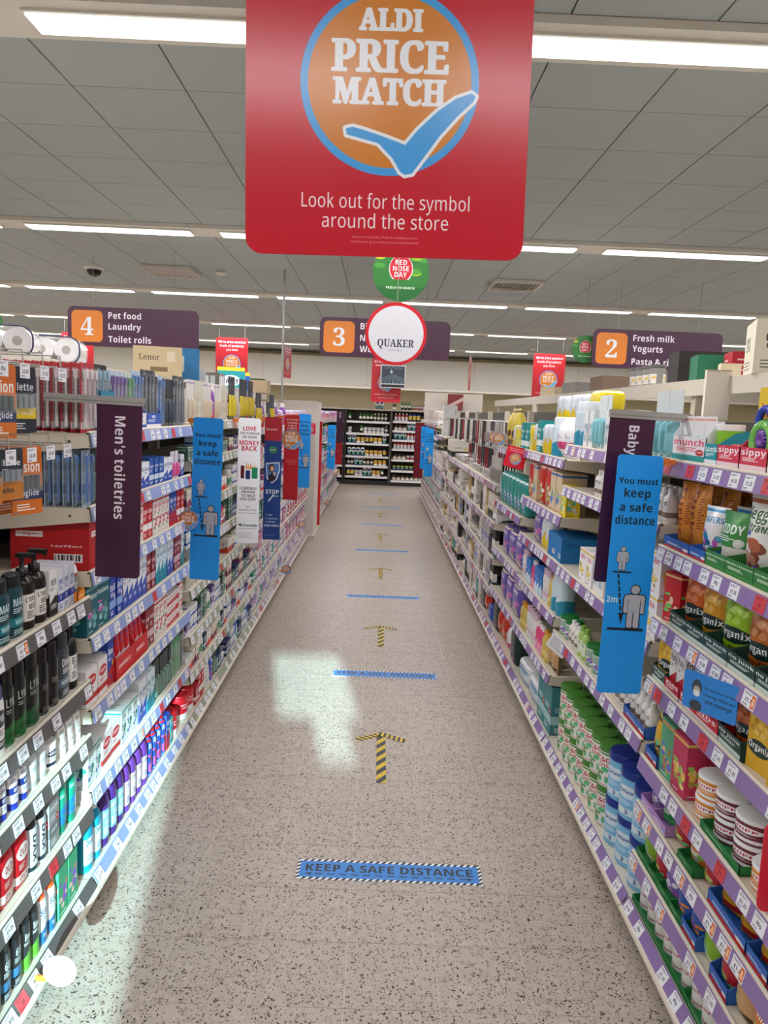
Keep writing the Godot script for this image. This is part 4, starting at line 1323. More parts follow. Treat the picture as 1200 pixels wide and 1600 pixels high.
		row(h, 3, ["boxb*1 chair*1 goldf*3 frame*4 blackb*1", "frame*4 blackf*1 goldf*4 whitej*3", "frame*3 boxb*1 greyj*4 blackb*1", "whitej*4 frame*3 chair*1"][k])
		row(h, 4, ["cardg*5 bowlw*1 plate*2", "plate*2 bowlw*2", "bowlw*2 plate*2", "chair*2 bowlw*1"][k])
		hang_row(h, 1.62, 10, ["card3", "cardg", "utenw"] if k == 0 else ["uten", "utenw", "utenr"])
		if k < 2: hang_row(h, 1.4, 10, ["uten", "utenr", "cardg"])
	for k in 4:
		for j in mini(bays["K%d" % k].hs.size(), 6 if k > 0 else 4): row("K%d" % k, j, ["~ boxb*1 frame*3", "~ frame*2 teals*1", "~ frameg*1 boxb*1", "~ frame*2 boxb*1", "~ blackf*1 frame*2", "~ boxb*1 frame*4"][j])

# lays the same tokens from the far end towards the viewer
func row_far(bid: String, i: int, spec: String):
	var b: Dictionary = bays[bid]
	var w := 0.0
	for t in spec.split(" ", false):
		if t.begins_with("_"):
			w += t.substr(1).to_float()
			continue
		var id := t.split("*")[0]
		var n := t.get_slice("*", 1).split("/")[0].split(":")[0].split("+")[0].split("@")[0].to_int()
		var tn := deg_to_rad(t.get_slice("/", 1).to_float()) if "/" in t else 0.0
		w += (sku[id].w * cos(tn) + sku[id].d * sin(tn) + .006) * n
	var toks := Array(spec.split(" ", false))
	toks.reverse()
	row(bid, i, " ".join(PackedStringArray(toks)), maxf(.01, b.L - w - .012))

# packs hanging from rods: the rod is part of the bay, the pack is a thing
func hang_row(bid: String, y: float, n: int, ids: Array):
	var b: Dictionary = bays[bid]
	var rod := Shape.new()
	rod.tube(Vector3(0, 0, -DEEP), Vector3(0, 0, -.06), .0025, .0025, 6)
	rod.tube(Vector3(0, 0, -.06), Vector3(0, .02, -.05), .0025, .0025, 6)
	var rm := rod.mesh()
	for k in n:
		var u: float = b.L * (k + .5) / n
		var x: float = -b.L / 2 + u if b.s < 0 else b.L / 2 - u
		part("hanging_rod", rm, mat("b8b6b0", 0.3, 0.7), b.node, Vector3(x, y, 0))
		var id: String = ids[(k / 2) % ids.size()]
		var lab := "%s on the %s rods, %s" % [sku[id].desc, "upper" if y > 1.5 else "lower", b.where]
		for q in 2:
			item(id, local_to_world(b, u, y - sku[id].h - .004, -.085 - q * .06, rng.randf_range(-.1, .1)), lab, lab)

func hooks():
	var b: Dictionary = bays["L1"]
	var rod := Shape.new()
	rod.tube(Vector3(0, 0, -DEEP), Vector3(0, 0, -.02), .003, .003, 6)
	rod.tube(Vector3(0, .03, -DEEP), Vector3(0, .03, -.012), .002, .002, 6)
	rod.tube(Vector3(0, .03, -.012), Vector3(0, -.005, -.01), .002, .002, 6)
	var rm := rod.mesh()
	for r in [[1.735, ["razoro", "razor", "razor"], 0.0], [1.53, ["razors", "razoro", "razors"], 0.03]]:
		for k in 6:
			var u: float = .5 + k * .11 + r[2]
			var x: float = -b.L / 2 + u
			part("hook", rm, mat("bdbab2", 0.3, 0.7), b.node, Vector3(x, r[0], 0))
			part("hook_ticket", ticket_meshes[k % 6], ticket_mat, b.node, Vector3(x, r[0] - .02, -.006))
			if k > 4: continue
			var id: String = r[1][k % 3]
			var lab := "%s hung on the %s hooks, mens toiletries bay" % [sku[id].desc, "upper" if r[0] > 1.6 else "lower"]
			for q in 2:
				item(id, local_to_world(b, u, r[0] - sku[id].h - .006, -.07 - q * .05, deg_to_rad(-22 + 6 * q)), lab, lab)

# ------------------------------------------------------------------ signs
func check_mark(im: Image, ox: float, oy: float, k: float, fill: String, edge: String):
	var pts := []
	# points as fractions of the badge's radius, from its centre
	for p in [[-172, 182], [-145, 176], [-110, 184], [-70, 202], [70, 240], [118, 182], [198, 106], [270, 56], [330, 34], [346, 44], [338, 62], [278, 118], [208, 196], [150, 276], [98, 346], [70, 352], [52, 340], [20, 290], [-40, 232], [-168, 202]]:
		pts.append(Vector2(ox + p[0] * k, oy + p[1] * k))
	pts[3] = Vector2(ox - 20 * k, oy + 210 * k)
	stroke(im, pts, 15 * k, edge)
	poly(im, pts, edge)
	var inner := []
	var c := Vector2(ox + 120 * k, oy + 50 * k)
	for p in pts: inner.append(p)
	poly(im, inner, fill)
	stroke(im, inner, 2.0 * k, fill)

func price_badge(im: Image, cx: float, cy: float, r: float):
	ellipse(im, cx, cy, r, r, "3f9fe6")
	ellipse(im, cx, cy, r * .915, r * .915, "d07f22")
	text(im, "ALDI", cx, cy - r * .65, r * .22, "e9eef6", r * .7, "serifbold", 0, false, int(r / 90))
	text(im, "PRICE", cx, cy - r * .27, r * .33, "e9eef6", r * 1.3, "serifbold", 0, false, int(r / 90))
	text(im, "MATCH", cx, cy + r * .1, r * .27, "e9eef6", r * 1.26, "serifbold", 0, false, int(r / 90))
	check_mark(im, cx, cy, r / 360.0, "3f9fe6", "e9eef6")

func person_mark(im: Image, cx: float, foot: float, k: float):
	for pass_ in 2:
		var c := "14202e" if pass_ == 0 else "b9bec8"
		var g := 3.0 * k if pass_ == 0 else 0.0
		ellipse(im, cx, foot - 118 * k, 13 * k + g, 13 * k + g, c)
		round_rect(im, cx - 31 * k - g, foot - 102 * k - g, 62 * k + 2 * g, 24 * k + 2 * g, 11 * k + g * .9, c)
		round_rect(im, cx - 31 * k - g, foot - 95 * k - g, 13 * k + 2 * g, 50 * k + 2 * g, 6 * k + g, c)
		round_rect(im, cx + 18 * k - g, foot - 95 * k - g, 13 * k + 2 * g, 50 * k + 2 * g, 6 * k + g, c)
		rect(im, cx - 18 * k - g, foot - 96 * k, 36 * k + 2 * g, 50 * k, c)
		round_rect(im, cx - 18 * k - g, foot - 55 * k - g, 17 * k + 2 * g, 55 * k + 2 * g, 6 * k + g, c)
		round_rect(im, cx + 1 * k - g, foot - 55 * k - g, 17 * k + 2 * g, 55 * k + 2 * g, 6 * k + g, c)
	rect(im, cx - 19 * k, foot - 88 * k, 2 * k, 46 * k, "14202e")
	rect(im, cx + 18 * k, foot - 88 * k, 2 * k, 46 * k, "14202e")
	rect(im, cx - 1 * k, foot - 54 * k, 2 * k, 52 * k, "14202e")

func distance_print() -> Image:
	var im := canvas(192, 1056, "12a0fc")
	for i in 4: text(im, ["You must", "keep", "a safe", "distance"][i], 96, 112 + i * 56, 36, "14283c", 168)
	person_mark(im, 60, 500, .78)
	rect(im, 22, 506, 80, 7, "14202e")
	person_mark(im, 128, 756, 1.45)
	rect(im, 20, 758, 156, 12, "14202e")
	for k in 6:
		var a := Vector2(48, 520).lerp(Vector2(72, 690), k / 6.0)
		stroke(im, [a, a + Vector2(2, 15)], 4, "14202e", false)
	poly(im, [Vector2(62, 690), Vector2(86, 690), Vector2(77, 742)], "14202e")
	text(im, "2m", 30, 632, 28, "e8f2fa", 48)
	return im

# a print on a panel that stands out from the shelf ends, held by an orange clip
func shelf_sign(called: String, label: String, im: Image, s: float, x: float, top: float, z: float, w: float, h: float, lean := 0.0, clip := true, rough := 0.35, corners := "1111") -> Node3D:
	var t := thing(called, label, "sign", Vector3(x, top - h, z), 0.0)
	t.rotation.z = lean
	part("panel", panel(w, h, .012, .003, corners), printed(im, rough), t, Vector3(0, h / 2, 0))
	if clip:
		var c := Shape.new()
		c.box(Vector3(0, 0, 0), Vector3(.03, .022, .008))
		var reach := maxf(.02, .853 - absf(x) - w / 2)
		c.box(Vector3(s * (reach / 2 + .004), 0, -.008), Vector3(reach, .014, .008))
		part("clip", c.mesh(), mat("e07a2a", 0.4), t, Vector3(s * (w / 2 + .004), h - .016, -.004))
	return t

func category_print(words: String) -> Image:
	var im := canvas(176, 720, "43193a")
	text(im, words, 92, 262 if words.length() > 6 else 98, 56, "eeeaf0", 424 if words.length() > 6 else 128, "bold", 1)
	return im

func hanging(t: Node3D, xs: Array, y: float):
	var wire := mat("9a9890", 0.4, 0.5)
	for x in xs:
		var g := Shape.new()
		g.tube(Vector3(x, y, 0), Vector3(x, CEIL - t.position.y - .001, 0), .0022, .0022, 6)
		part("hanging_wire", g.mesh(), wire, t)

func build_signs():
	# the big red sign over the aisle
	var im := canvas(880, 1244, "c4172c")
	# printed area: 0.595 x 0.841
	price_badge(im, 444, 722, 276)
	text(im, "Look out for the symbol", 440, 1082, 44, "f4e8ea", 530, "sans")
	text(im, "around the store", 440, 1136, 44, "f4e8ea", 400, "sans")
	text(im, "Subject to availability. Products matched pre rata.", 440, 1186, 14, "eab0b8", 208, "sans")
	text(im, "For full terms, go to sainsburys.co.uk/aldipricematch", 440, 1200, 14, "eab0b8", 216, "sans")
	var z := -1.71
	var t := thing("hanging_sign", "big red hanging sign with orange badge and blue tick", "sign", Vector3(-.005, 1.982, z), deg_to_rad(0.5))
	var pm := printed(im, 0.22)
	part("panel", panel(.595, .841, .035, .004), pm, t, Vector3(0, .4205, 0))
	hanging(t, [-.25, .25], .835)
	t.rotation.z = deg_to_rad(0.9)

	# aisle number boards
	for a in [["4", ["Pet food", "Laundry", "Toilet rolls"], -2.79, "purple board with orange 4 for pet food and laundry"], ["3", ["Biscuits", "Nuts", "World cooking"], .02, "purple board with orange 3, hung behind the round white sign"], ["2", ["Fresh milk", "Yogurts", "Pasta & rice"], 3.08, "purple board with orange 2 for fresh milk and yogurts"]]:
		var b := canvas(900, 256, "46203c")
		round_rect(b, 26, 24, 214, 208, 34, "e08228")
		text(b, a[0], 133, 128, 120, "e9eef6", 0, "serifbold")
		for i in 3: text(b, a[1][i], 278, 52 + i * 78, 42, "eeeaf0", 0, "bold", 0, true)
		var s := thing("aisle_board", a[3], "sign", Vector3(a[2], 2.262, -8.8), deg_to_rad(0.0))
		part("panel", panel(1.46, .425, .07, .02), printed(b, 0.4), s, Vector3(0, .2125, 0))
		hanging(s, [-.45, .45], .42)

	# round hanging signs
	var q := canvas(320, 320, "d4242f")
	ellipse(q, 160, 160, 143, 143, "e0e3e8")
	text(q, "QUAKER", 160, 214, 38, "1d2a3a", 190, "serifbold")
	text(q, "- EST'D 1877 -", 160, 244, 11, "8a929c", 84, "sans")
	var r := thing("round_sign", "round white sign with red rim and dark lettering", "sign", Vector3(.062, 1.885, -3.85))
	part("disc", disc(.151, .004), printed(q, 0.3), r, Vector3(0, .151, 0))
	hanging(r, [0.0], .3)
	var n := canvas(256, 256, "2f7a34")
	for k in 14: ellipse(n, 128 + 108 * cos(k * .9), 70 + 60 * sin(k * 1.7), 26, 12, ["4a9a3a", "8ab828", "1f5a2a", "c8c828"][k % 4])
	ellipse(n, 128, 112, 54, 62, "f0dce0")
	ellipse(n, 128, 110, 50, 58, "c81e2c")
	for k in 3: text(n, ["RED", "NOSE", "DAY"][k], 128, 84 + k * 27, 22, "f4f0f0", 74)
	rect(n, 0, 186, 256, 70, "226a30")
	ellipse(n, 128, 178, 118, 20, "2f7a34")
	text(n, "FRIDAY 19 MARCH", 128, 196, 14, "f0f4ee", 130)
	var nm := printed(n, 0.4)
	var rn := thing("round_sign", "round green sign with red centre above the white round sign", "sign", Vector3(.082, 2.262, -4.35))
	part("disc", disc(.155, .004), nm, rn, Vector3(0, .155, 0))
	hanging(rn, [0.0], .31)
	var rn2 := thing("round_sign", "round green sign with red centre beside the number 2 board", "sign", Vector3(2.3, 2.31, -8.9))
	part("disc", disc(.155, .004), nm, rn2, Vector3(0, .155, 0))
	hanging(rn2, [0.0], .31)
	var rn3 := thing("round_sign", "round green sign with red centre above the toilet rolls", "sign", Vector3(-4.45, 2.33, -8.9))
	part("disc", disc(.155, .004), nm, rn3, Vector3(0, .155, 0))
	hanging(rn3, [0.0], .31)

	# far red price signs
	var rp := canvas(300, 424, "b8202a")
	for i in 3: text(rp, ["We've price matched", "loads of products", "you love"][i], 150, 40 + i * 34, 20, "f0dcdc", 256)
	price_badge(rp, 150, 232, 84)
	for i in 2: text(rp, ["Look out for the symbol", "around the store"][i], 150, 350 + i * 28, 16, "f0dcdc", 220, "sans")
	var rpm := printed(rp, 0.4)
	for a in [[-2.92, 2.05, -15.2, "beside the tan carton on the left shelving"], [-5.9, 2.02, -15.2, "behind the toilet rolls"], [3.25, 2.0, -15.2, "above the yellow wipes packs"], [.1, 1.87, -16.3, "behind the screen under the number 3 board"]]:
		var p := thing("hanging_sign", "red hanging sign with round orange badge " + a[3], "sign", Vector3(a[0], a[1], a[2]), 0.0, "far red price signs")
		part("panel", panel(.62, .92, .04, .004), rpm, p, Vector3(0, .46, 0))
		hanging(p, [-.25, .25], .91)
	for a in [[-2.15, 2.35, -17.8, "left of the number 3 board"], [1.86, 2.2, -16.5, "right of the number 3 board"]]:
		var p := thing("hanging_sign", "red hanging sign turned edge-on, " + a[3], "sign", Vector3(a[0], a[1], a[2]), deg_to_rad(78))
		part("panel", panel(.5, .7, .03, .004), rpm, p, Vector3(0, .35, 0))
		hanging(p, [-.2, .2], .69)

	# CCTV screen near the end of the aisle
	var sc := canvas(256, 200, "2a3038")
	for k in 26:
		var c: String = ["3a4450", "4a5662", "1c2228", "56646e", "303a44"][k % 5]
		poly(sc, [Vector2(128, 84), Vector2(k * 20 - 140, 200), Vector2(k * 20 - 118, 200)], c)
	for k in 12: ellipse(sc, 40 + k * 16, 22 + 10 * sin(k * 2.0), 5, 2, "a8bcc8")
	ellipse(sc, 108, 66, 14, 18, "8aa0b0")
	var tv := thing("monitor_screen", "small grey-framed screen hung at the aisle end", "screen", Vector3(.235, 2.165, -16.1))
	part("frame", box_mesh(Vector3(.52, .47, .07)), mat("a8a8aa", 0.4), tv, Vector3(0, .235, 0))
	var sm := printed(sc, 0.2)
	sm.emission_enabled = true
	sm.emission_texture = sm.albedo_texture
	sm.emission_energy_multiplier = 0.5
	part("screen", box_mesh(Vector3(.47, .35, .004)), sm, tv, Vector3(0, .27, .037))
	part("chin", box_mesh(Vector3(.47, .05, .004)), mat("121214", 0.4), tv, Vector3(0, .045, .037))
	hanging(tv, [-.1, .1], .47)
	var tl := AreaLight3D.new()
	tl.name = "screen_light"
	tl.area_size = Vector2(.47, .35)
	tl.light_color = Color(0.6, 0.75, 0.9)
	tl.light_energy = 0.02
	tl.area_range = 30.0
	tl.area_attenuation = 2.0
	tl.shadow_enabled = true
	tv.add_child(tl)
	tl.position = Vector3(0, .27, .042)
	tl.rotation.y = PI

	# signs standing out from the shelf ends
	var blue := distance_print()
	shelf_sign("shelf_sign", "tall blue keep-distance sign beside the toothpaste shelving", blue, -1, -.785, 1.595, -3.5, .135, .745, deg_to_rad(-1.0))
	var men := shelf_sign("category_sign", "dark purple sign lettered for mens toiletries", category_print("Men's toiletries"), -1, -.772, 1.645, -2.28, .133, .52, deg_to_rad(-1.0), false, 0.3, "0001")
	var rail := Shape.new()
	rail.box(Vector3(-.075, 0, 0), Vector3(.29, .014, .02))
	rail.box(Vector3(-.075, -.012, 0), Vector3(.29, .01, .012))
	part("top_rail", rail.mesh(), mat("b4b4b2", 0.3, 0.5), men, Vector3(0, .533, 0))
	var baby := shelf_sign("category_sign", "dark purple sign lettered for baby goods, behind blue sign", category_print("Baby"), 1, .735, 1.668, -2.29, .135, .5, deg_to_rad(-1.5), false, 0.3, "1000")
	var rail2 := Shape.new()
	rail2.box(Vector3(.05, 0, 0), Vector3(.24, .014, .02))
	rail2.box(Vector3(.05, -.012, 0), Vector3(.24, .01, .012))
	part("top_rail", rail2.mesh(), mat("b4b4b2", 0.3, 0.5), baby, Vector3(0, .513, 0))
	shelf_sign("shelf_sign", "tall blue keep-distance sign in front of dark purple sign", blue, 1, .748, 1.56, -2.22, .132, .715, deg_to_rad(-.8))
	var ni := canvas(144, 800, "eceef2")
	for i in 4: text(ni, ["LOVE", "THE FLAVOUR", "OR YOUR", "MONEY"][i], 72, [66, 96, 120, 156][i], [26, 16, 16, 30][i], ["c01c3c", "5a5a60", "5a5a60", "c01c3c"][i], 128)
	text(ni, "BACK", 72, 192, 30, "c01c3c", 100)
	for k in 5: poly(ni, [Vector2(50 + k * 14, 320), Vector2(58 + k * 14, 276 + 8 * (k % 2)), Vector2(66 + k * 12, 322)], ["e88a2a", "d8a83a", "e0662a"][k % 3])
	round_rect(ni, 20, 300, 24, 84, 8, "5a1420")
	round_rect(ni, 52, 330, 30, 58, 8, "1c2a6a")
	round_rect(ni, 92, 310, 38, 72, 6, "1f8a5a")
	for i in 4: text(ni, ["CLINICALLY", "PROVEN", "TO HELP", "YOU QUIT"][i], 72, 446 + i * 24, 17, "3a3a40", 112)
	for i in 3: text(ni, ["VISIT", "NICORETTE.CO.UK", "FOR MORE INFORMATION"][i], 72, 566 + i * 20, 10, "7a7a82", 118)
	poly(ni, [Vector2(10, 682), Vector2(30, 672), Vector2(30, 694)], "1a2a3a")
	text(ni, "nicorette", 84, 684, 22, "1a2a3a", 104)
	rect(ni, 12, 704, 120, 3, "8a8a90")
	fine_print(ni, 14, 730, 118, 6, "c4c6cc")
	shelf_sign("shelf_sign", "tall white sign with red lettering and three packs", ni, -1, -.757, 1.588, -4.5, .13, .735, deg_to_rad(-.3))
	var vi := canvas(144, 1000, "123a80")
	rect(vi, 0, 0, 144, 190, "a81e2c")
	text(vi, "Beechams", 60, 98, 16, "f0dcdc", 90)
	ellipse(vi, 72, 262, 36, 30, "2a8a5a")
	rect(vi, 40, 252, 66, 22, "123a30")
	text(vi, "VICKS", 72, 263, 15, "f0f4f0", 58)
	poly(vi, [Vector2(14, 372), Vector2(126, 360), Vector2(136, 420), Vector2(110, 500), Vector2(70, 536), Vector2(24, 500)], "e8ecf4")
	poly(vi, [Vector2(20, 378), Vector2(120, 368), Vector2(128, 420), Vector2(104, 494), Vector2(70, 526), Vector2(30, 494)], "4a78b8")
	ellipse(vi, 64, 412, 26, 34, "3a2420")
	poly(vi, [Vector2(36, 520), Vector2(40, 470), Vector2(64, 450), Vector2(96, 470), Vector2(100, 500), Vector2(70, 524)], "201a22")
	ellipse(vi, 68, 416, 15, 21, "d8a88c")
	ellipse(vi, 88, 458, 9, 16, "d8a88c")
	text(vi, "STOP", 74, 604, 34, "f0f4fa", 118)
	stroke(vi, [Vector2(44, 680), Vector2(86, 628)], 6, "c8d4e4", false)
	text(vi, "A COLD", 98, 640, 12, "e8eef6", 62)
	for i in 3: text(vi, ["1. trap", "2. inactivate", "3. remove"][i], 22, 796 + i * 28, 13, "d8e2f0", 100, "bold", 0, true)
	text(vi, "COLD VIRUS", 72, 884, 17, "f0f4fa", 124)
	fine_print(vi, 14, 960, 110, 2, "5a78a8")
	shelf_sign("shelf_sign", "tall navy sign with red top and portrait", vi, -1, -.752, 1.588, -5.5, .123, .88)
	var re := canvas(144, 800, "c01824")
	for i in 5: text(re, ["We've price", "matched", "loads of", "products", "you love"][i], 76, 44 + i * 26, 17, "f4e0e0", 116)
	for i in 3: text(re, ["Look out for the", "symbol around", "the store"][i], 72, 420 + i * 20, 11, "f0d0d4", 100, "sans")
	var rs := shelf_sign("shelf_sign", "narrow red shelf sign with round orange badge", re, -1, -.735, 1.6, -6.5, .125, .715)
	var bd := canvas(256, 256, "d07f22")
	price_badge(bd, 128, 128, 124)
	var bdm := printed(bd, 0.35)
	part("badge", disc(.085, .003), bdm, rs, Vector3(0, .51, .004))
	shelf_sign("shelf_sign", "second tall blue keep-distance sign beyond narrow red sign", blue, -1, -.725, 1.608, -7.5, .122, .715)
	shelf_sign("shelf_sign", "tall blue keep-distance sign beyond the white end panel", blue, -1, -.775, 1.42, -12.6, .13, .715)
	shelf_sign("category_sign", "far dark purple category sign at the left aisle end", category_print("Cakes"), -1, -.75, 1.66, -14.6, .13, .6)
	shelf_sign("shelf_sign", "far narrow red sign under dark purple sign", re, -1, -.77, 1.22, -14.9, .13, .6)
	shelf_sign("shelf_sign", "far right blue keep-distance sign nearer the screen", blue, 1, .775, 1.44, -11.9, .13, .74)
	shelf_sign("shelf_sign", "far right blue keep-distance sign beside dark red banner", blue, 1, .78, 1.45, -13.2, .13, .72)
	var dr := canvas(144, 600, "8a1428")
	for k in 8: ellipse(dr, 72 + 50 * cos(k), 60 + 20 * sin(k * 2.0), 14, 9, "b82a38")
	shelf_sign("shelf_sign", "dark red banner at the far right shelf end", dr, 1, .76, 1.5, -14.6, .17, 1.05, 0, false)
	# red square wobblers and round badges on the shelf edges
	var sq := canvas(160, 160, "d81e34")
	for i in 2: text(sq, ["We've price matched", "loads of products"][i], 80, 20 + i * 16, 10, "f8dce0", 120)
	price_badge(sq, 80, 92, 44)
	var sqm := printed(sq, 0.35)
	var w1 := thing("shelf_card", "square red card with orange badge beside the yellow wipes", "card", Vector3(.8, 1.36, -4.56), 0.0)
	part("card", panel(.125, .125, .008, .002), sqm, w1, Vector3(0, .0625, 0))
	w1.rotation.z = deg_to_rad(-12)
	var w2 := thing("shelf_card", "square red card on the white end panel", "card", Vector3(-.83, 1.36, -9.4), 0.0)
	part("card", panel(.11, .13, .008, .002), sqm, w2, Vector3(0, .065, 0))
	for a in [[-.845, 1.09, -3.44, "overlapping the tall blue sign by the toothpaste", 0.0], [-.81, .13, -7.0, "low on the shelf edge past the navy sign", 0.0], [-.8, .36, -8.3, "above the low badge past the red sign", 0.0], [-.8, .12, -12.4, "low on the shelf edge past the white end panel", 0.0], [-.8, .4, -14.6, "at the far left shelf edge", 0.0], [.83, 1.46, -5.35, "beside the hanging gadgets", 0.0], [.85, 1.46, -5.7, "behind another badge by the hanging gadgets", 0.0]]:
		var w := thing("price_badge", "round orange badge " + a[3], "badge", Vector3(a[0], a[1], a[2]))
		part("disc", disc(.045, .002), bdm, w, Vector3(0, .045, 0))
		part("clip", box_mesh(Vector3(.03, .012, .006)), mat("e07a2a", 0.4), w, Vector3(-.05 if a[0] < 0 else .05, .03, -.006))
	# orange price wobbler by the near left shelf, painted white as sun glare
	var pw := thing("price_badge", "round badge painted white as sun glare, clipped low on mens shelving", "badge", Vector3(-.788, .105, -1.87))
	part("disc", disc(.044, .003), mat("f2f6f4", 0.5), pw, Vector3(0, .044, 0))
	part("clip", box_mesh(Vector3(.03, .014, .006)), mat("e8a02a", 0.4), pw, Vector3(-.05, .02, -.002))
	# blue face-covering card on the baby food strip
	var fc := canvas(256, 160, "2f86d8")
	ellipse(fc, 66, 62, 24, 34, "3a4450")
	ellipse(fc, 66, 76, 17, 22, "b0a8a4")
	ellipse(fc, 66, 86, 16, 14, "e6e6ec")
	ellipse(fc, 66, 140, 30, 24, "3a4450")
	for i in 3: text(fc, ["You must wear a face", "covering, unless you", "are exempt"][i], 172, 54 + i * 28, 17, "16324e", 146)
	var fw := thing("shelf_card", "blue face-covering card clipped to the baby food shelf edge", "card", Vector3(.822, 1.005, -1.78), deg_to_rad(-60))
	part("card", panel(.15, .095, .006, .002), printed(fc, 0.4), fw, Vector3(0, .0, 0))
	# red edge sign beside the near baby food
	var rw := thing("shelf_sign", "glossy pink-red sign at the near baby food shelf", "sign", Vector3(.9, .64, -1.5))
	part("panel", panel(.13, .2, .02, .003), mat("d81c3a", 0.3), rw, Vector3(0, .1, 0))
	part("clip", box_mesh(Vector3(.03, .014, .006)), mat("e8a02a", 0.4), rw, Vector3(.075, .16, -.006))
	# white note card over the green-lidded tins
	var nt := canvas(128, 96, "f0f0f2")
	fine_print(nt, 14, 14, 96, 10, "a8aab4")
	var nc := thing("shelf_card", "white printed card over the green-lidded formula tins", "card", Vector3(.835, .6, -3.4), deg_to_rad(-40))
	part("card", panel(.1, .075, .003, .001), printed(nt, 0.5), nc, Vector3(0, .04, 0))
	nc.rotation.z = deg_to_rad(-30)

	# floor: distance strips and arrows of hazard tape
	var fs := canvas(896, 160, "2f86d8")
	for k in 60:
		var x := k * 32 - 40
		for y in [[0, 18], [142, 160]]:
			poly(fs, [Vector2(x, y[1]), Vector2(x + 14, y[0]), Vector2(x + 30, y[0]), Vector2(x + 16, y[1])], "14161a")
			poly(fs, [Vector2(x + 16, y[1]), Vector2(x + 30, y[0]), Vector2(x + 46, y[0]), Vector2(x + 32, y[1])], "eef0f4")
	for k in 10:
		for x in [[0, 16], [880, 896]]:
			poly(fs, [Vector2(x[0], k * 28), Vector2(x[1], k * 28 - 12), Vector2(x[1], k * 28 + 2), Vector2(x[0], k * 28 + 14)], "14161a")
			poly(fs, [Vector2(x[0], k * 28 + 14), Vector2(x[1], k * 28 + 2), Vector2(x[1], k * 28 + 16), Vector2(x[0], k * 28 + 28)], "eef0f4")
	text(fs, "KEEP A SAFE DISTANCE", 448, 68, 56, "14202e", 812)
	for k in 13: rect(fs, 90 + k * 58, 112, 36, 7, "14202e")
	poly(fs, [Vector2(40, 115), Vector2(72, 104), Vector2(72, 127)], "14202e")
	poly(fs, [Vector2(856, 115), Vector2(824, 104), Vector2(824, 127)], "14202e")
	var fsm := printed(fs, 0.45)
	var ordn := ["nearest to the toothpaste shelving", "beside the sunlit patch", "past the access cover", "level with the violet nappies", "level with the homeware", "level with the white end panel", "past the white end panel", "near the sauce shelves"]
	var zs := [-2.6, -4.72, -6.8, -9.15, -11.3, -13.4, -15.6]
	for i in zs.size():
		var f := part("floor_strip", panel(.67, .125, .002, .0012), fsm, self, Vector3(.1 - .004 * i, .0008, zs[i]))
		f.rotation = Vector3(-PI / 2, deg_to_rad([-.5, -.4, .0, -.3, 0, 0, 0][i]), 0)
		tag(f, "blue keep-a-safe-distance floor strip %s" % ordn[i], "floor sticker", "blue floor strips")
	var hz := canvas(128, 512, "d8b814")
	for k in 12: poly(hz, [Vector2(0, k * 90 + 40), Vector2(128, k * 90 - 20), Vector2(128, k * 90 + 25), Vector2(0, k * 90 + 85)], "26262a")
	var hzm := printed(hz, 0.5)
	var zz := [-3.27, -5.3, -7.55, -9.9, -12.1, -14.2]
	for i in zz.size():
		var a := thing("floor_arrow", "yellow and black tape arrow on the floor %s" % ordn[i + 1], "floor sticker", Vector3(.072, 0, zz[i]), 0.0, "tape arrows on the floor")
		var st := part("tape_shaft", panel(.045, .53, .002, .001), hzm, a, Vector3(0, .0008, -.27))
		st.rotation.x = -PI / 2
		for s in [-1.0, 1.0]:
			var hd := part("tape_barb", panel(.045, .16, .002, .001), hzm, a, Vector3(s * .055, .0011 + .0003 * s, -.5))
			hd.basis = Basis(Vector3.UP, s * deg_to_rad(58)) * Basis(Vector3.RIGHT, -PI / 2)

# ------------------------------------------------------------------ goods on top of the shelving, and the far end
func loose(id: String, at: Vector3, turn: float, where: String):
	var l: String = sku[id].desc + " " + where
	return item(id, Transform3D(Basis(Vector3.UP, turn), at), l, l)

func plain_box(called: String, label: String, at: Vector3, s: Vector3, turn: float, faces: Image, category := "carton"):
	var t := thing(called, label, category, at, turn)
	var g := Shape.new()
	g.box(Vector3(0, s.y / 2, 0), s)
	part("carton_body", g.mesh(), printed(faces, 0.6), t)
	var tape := Shape.new()
	tape.box(Vector3(0, s.y + .0008, 0), Vector3(s.x * .98, .001, .05))
	part("tape_seam", tape.mesh(), mat("b8a07a", 0.35), t)
	return t

func roll_pack(label: String, at: Vector3, turn: float, cols: int, rows: int, group: String):
	var t := thing("toilet_roll_pack", label, "toilet rolls", at, turn, group)
	var R := .056
	var ro := Shape.new()
	ro.tube(Vector3(0, 0, -.1), Vector3(0, 0, .1), R, R, 20)
	var core := Shape.new()
	core.tube(Vector3(0, 0, -.101), Vector3(0, 0, .1015), R * .36, R * .36, 14)
	var rm := ro.mesh()
	var cm := core.mesh()
	for j in rows:
		for i in cols:
			var p := Vector3((i - (cols - 1) / 2.0) * R * 2.02, R + j * R * 2.02 + .006, 0)
			var o := part("roll", rm, mat("f0f0f2", 0.8), t, p)
			part("core", cm, mat("a8a6a2", 0.8), o)
	var W := cols * R * 2.02 + .008
	var Hh := rows * R * 2.02 + .01
	var f := Shape.new()
	f.prism(rounded(W, Hh, .05), -.106, .106)
	part("wrapping_film", f.mesh(), mat("f4f6fa", 0.1, 0.0, 0.1), t, Vector3(0, Hh / 2, 0))
	var ed := Shape.new()
	var o := rounded(W + .002, Hh + .002, .05)
	for i in o.size():
		var a: Vector2 = o[i]
		var b: Vector2 = o[(i + 1) % o.size()]
		if a.distance_to(b) > .0001: ed.tube(Vector3(a.x, a.y, .1), Vector3(b.x, b.y, .1), .004, .004, 6)
	part("navy_border", ed.mesh(), mat("1c2450", 0.4), t, Vector3(0, Hh / 2, 0))

